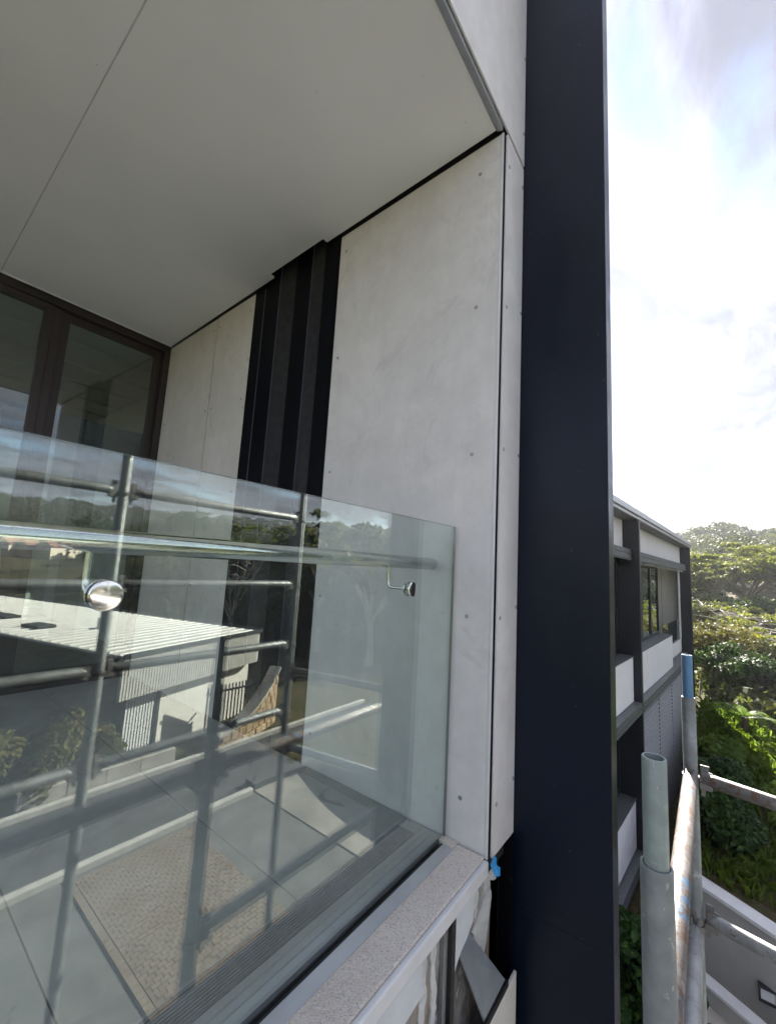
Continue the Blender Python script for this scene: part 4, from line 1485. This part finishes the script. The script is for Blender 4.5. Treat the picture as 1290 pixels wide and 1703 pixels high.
for i, (x, y, rad, h, lm, lab) in enumerate([
    (2.3, -10.25, .8, 1.55, 'leaf_olive', 'olive sunlit shrub behind the concrete wall, left edge of the glass'),
    (3.45, -10.2, .8, 1.65, 'leaf_olive', 'olive shrub at the corner of the flat roofed house behind the concrete wall'),
    (4.5, -10.15, .6, 1.1, 'leaf_olive', 'smaller shrub in front of the vertical blinds'),
]):
    sh_o = make_shrub('shrub', lab, (x, y, -5.52), rad, h, lm, 4400, .075, 300 + i)
for i, (x, y, rad, h, lm, lab, lf) in enumerate([
    (11.0, .05, .62, 1.05, 'leaf_hedge', 'glossy dark green shrub behind the white coping, nearest the scaffold tube', .07),
    (12.6, .05, .7, 1.1, 'leaf_hedge', 'glossy dark shrub above and behind the one nearest the scaffold tube', .07),
    (14.4, -.1, .7, .8, 'leaf_fern', 'light green low fern clump between the dark shrubs and the tree fern', .11),
    (12.3, -1.2, .6, .7, 'grass_blade', 'grassy green tuft on the bank at the right picture edge', .10),
    (6.6, .95, .75, 2.0, 'leaf_hedge', 'glossy shrub in the court between the navy column and the scaffold', .08),
    (7.9, 1.0, .7, 1.3, 'leaf_hedge', 'lower glossy shrub in the court behind the one beside the column', .08),
]):
    make_shrub('shrub', lab, (x, y, max(gz_(x, y), -6.3)), rad, h, lm, 4200, lf, 330 + i)


def make_fern(label, loc, n, length, seed, trunk_h):
    r_ = np.random.default_rng(seed)
    root = thing('tree_fern', label, 'fern', loc)
    MB().path([(0, 0, -.2), (.03, .02, trunk_h * .5), (0, 0, trunk_h)], .1, 9, radii=[.13, .10, .08]).build('trunk', 'fern_trunk', root)
    for k in range(n):
        an = 2 * math.pi * k / n + r_.uniform(-.2, .2)
        L = length * r_.uniform(.8, 1.15)
        rise = r_.uniform(.15, .5)
        V, Fq = [], []
        steps = 26
        pts = [Vector((math.cos(an) * L * s, math.sin(an) * L * s, trunk_h + L * (rise * math.sin(s * 2.6) - .35 * s * s))) for s in np.linspace(.02, 1, steps)]
        side = Vector((-math.sin(an), math.cos(an), 0))
        mb = MB()
        for i in range(1, steps - 1):
            s = i / steps
            wd = L * .15 * math.sin(math.pi * min(1, s * .92 + .10)) ** .8
            d = (pts[i + 1] - pts[i - 1]).normalized()
            for sg in (-1, 1):
                a = pts[i]
                tip = a + side * sg * wd + d * wd * .35 - Vector((0, 0, wd * .22))
                hw = d * L * .016
                mb.add([a - hw, a + hw, tip.lerp(a, .4) + hw * 1.1, tip, tip.lerp(a, .4) - hw * 1.1], [(0, 1, 2, 3, 4)])
        mb.path(pts[::3] + [pts[-1]], .008, 5)
        mb.build('frond', 'leaf_fern', root)
    return root


make_fern('tree fern with arching bright green fronds on the bank', (17.2, -.72, gz_(17.2, -.72)), 7, 1.25, 41, .55)
make_fern('low bright fern on the bank below the tree fern', (13.2, -.62, gz_(13.2, -.62)), 8, .6, 42, .1)

# grass over the bank (uncountable)
rg = np.random.default_rng(5)
n_t = 26000
gx_, gy_ = rg.uniform(9.6, 24, n_t), rg.uniform(-4.5, .4, n_t)
keep = wob(gx_, gy_, 1.1, 9) + rg.normal(0, .35, n_t) > -.05
gx_, gy_ = gx_[keep], gy_[keep]
gz0 = ground(gx_, gy_)
n_t = len(gx_)
an = rg.uniform(0, 6.28, n_t)
L = rg.uniform(.12, .38, n_t)
bend = rg.uniform(.2, .9, n_t)
wx, wy = np.cos(an + 1.57) * .010, np.sin(an + 1.57) * .010
b0 = np.stack([gx_ - wx, gy_ - wy, gz0 - .02], -1)
b1 = np.stack([gx_ + wx, gy_ + wy, gz0 - .02], -1)
m_ = np.stack([gx_ + np.cos(an) * L * bend * .4, gy_ + np.sin(an) * L * bend * .4, gz0 + L * .75], -1)
wv = np.stack([wx, wy, np.zeros(n_t)], -1) * .8
tp = np.stack([gx_ + np.cos(an) * L * bend, gy_ + np.sin(an) * L * bend, gz0 + L * (1 - .35 * bend)], -1)
V = np.stack([b0, b1, m_ + wv, tp, m_ - wv], 1).reshape(-1, 3)
Fq = np.arange(5 * n_t).reshape(n_t, 5)
go = stuff(np_mesh('bank_grass', V, Fq, 'grass_blade'))
tag(go, 'rough green grass covering the bank behind the retaining wall', 'grass')

# far woodland on the hills: reads as one mass
rw_ = np.random.default_rng(77)
PV, PF, off_ = [], [], 0
count = 0
cand = []
for _ in range(5200):
    azd = rw_.uniform(-104, 14)
    r = 46 + (400 - 46) * rw_.random() ** .75
    x, y = 4 + r * math.cos(R(azd)), 1 + r * math.sin(R(azd))
    if -104 < azd < -64 and r < 150:
        if rw_.random() < .7:
            continue
    if azd > -14 and (r < 64 or r > 230):
        continue
    if azd < -30 and r < 60 and rw_.random() < .3:
        continue
    if -84 < azd < -72 and r < 172:
        continue
    cand.append((x, y, r, azd))
cand = cand[:2800]
for _ in range(420):
    azd = rw_.uniform(-76, -24)
    r = rw_.uniform(23, 60)
    x, y = 4 + r * math.cos(R(azd)), 1 + r * math.sin(R(azd))
    px_, qy_ = (x - 4.6) * math.cos(-ha) - (y + 10.07) * math.sin(-ha), (x - 4.6) * math.sin(-ha) + (y + 10.07) * math.cos(-ha)
    if -4.5 < px_ < 8.0 and -26 < qy_ < 5 or y > -12:
        continue
    cand.append((x, y, r, azd))
for (x, y, r, azd) in cand:
    h = rw_.uniform(5.5, 11) * (1.0 if r > 80 else .8 if r > 61 else .5)
    z = gz_(x, y)
    nl = 1100 if r < 61 else 900 if (r < 130 and azd > -16) else 420 if r < 110 else (260 if r < 200 else 150)
    lf = .24 if r < 61 else .34 if (r < 130 and azd > -16) else .55 if r < 110 else (.85 if r < 200 else 1.25)
    k = rw_.integers(3, 6)
    for j in range(k):
        c = (x + rw_.normal(0, h * .20), y + rw_.normal(0, h * .20), z + h * rw_.uniform(.5, .92))
        p, nn = clump_points(c, h * rw_.uniform(.22, .36), nl // k, rw_, .4, rw_.uniform(.4, .75), .3)
        v, f = leaf_quads(p, nn, np.full(len(p), lf), rw_, 1.3)
        PV.append(v)
        PF.append(f + off_)
        off_ += len(v)
wo = stuff(np_mesh('hillside_woodland', np.concatenate(PV), np.concatenate(PF), 'leaf_wood'))
tag(wo, 'continuous eucalypt woodland covering the far hills', 'woodland')

# undergrowth between the near trees
PV, PF, off_ = [], [], 0
ru = np.random.default_rng(78)
for _ in range(420):
    azd = ru.uniform(-11, 4)
    r = ru.uniform(19, 66)
    x, y = polar(azd, r)
    if y > .2 and x < 24:
        continue
    p, nn = clump_points((x, y, gz_(x, y) + .25), ru.uniform(.5, 1.3), 150, ru, .3, .6, .1)
    v, f = leaf_quads(p, nn, np.full(len(p), .16), ru, 1.6)
    PV.append(v)
    PF.append(f + off_)
    off_ += len(v)
uo = stuff(np_mesh('undergrowth', np.concatenate(PV), np.concatenate(PF), 'leaf_gum'))
tag(uo, 'low scrub filling the slope between the trees', 'undergrowth')

# small gabled houses across the valley, seen only in the glass
for k, (azd, r, w, d, hh, lab) in enumerate([
    (79.9, 160, 4.2, 5, 3.0, 'cream gabled house across the valley, leftmost in the mirror image'),
    (78.5, 160, 4.0, 5, 3.0, 'cream gabled house across the valley, second from the left in the mirror image'),
    (76.6, 158, 4.6, 5.5, 3.4, 'larger cream gabled house across the valley, third from the left in the mirror image'),
    (75.0, 162, 3.8, 5, 3.0, 'cream gabled house across the valley, rightmost of the row in the mirror image'),
]):
    x, y = polar(azd, r, True)
    z = gz_(x, y) + .2
    hh2 = thing('gabled_house', lab, 'house', (x, y, z), 'gabled houses across the valley')
    hh2.rotation_euler = (0, 0, R(55))
    MB().prism([(-w / 2, -1), (w / 2, -1), (w / 2, hh), (0, hh + w * .42), (-w / 2, hh)][::-1], lambda a, b: (a, d / 2, b), lambda a, b: (a, -d / 2, b)).build('wall', 'house_cream', hh2)
    rf = MB()
    for s in (-1, 1):
        rf.hexa([(s * (w / 2 + .3), -d / 2 - .2, hh - .22), (0, -d / 2 - .2, hh + w * .42 + .03), (0, d / 2 + .2, hh + w * .42 + .03), (s * (w / 2 + .3), d / 2 + .2, hh - .22),
                 (s * (w / 2 + .3), -d / 2 - .2, hh - .07), (0, -d / 2 - .2, hh + w * .42 + .18), (0, d / 2 + .2, hh + w * .42 + .18), (s * (w / 2 + .3), d / 2 + .2, hh - .07)])
    rf.build('roof', 'house_roof_tile', hh2)
    for sx in (-.9, .5):
        MB().box(sx, sx + .6, -d / 2 - .05, -d / 2 - .01, 1.0, 2.1).build('window', 'house_dark_and_shade', hh2)

# ------------------------------------------------------------------ air
t = NT('haze_air')
pvn = t.new('ShaderNodeVolumePrincipled')
pvn.inputs['Color'].default_value = (0.88, 0.93, 1.0, 1)
pvn.inputs['Density'].default_value = HAZE
pvn.inputs['Anisotropy'].default_value = 0.2
t.l.new(pvn.outputs[0], t.out.inputs['Volume'])
MAT['haze_air'] = t.m
hz_o = stuff(MB().box(-560, 560, -570, 560, -14, 40).build('haze', 'haze_air'))
tag(hz_o, 'thin pale haze over the valley and slopes', 'haze')
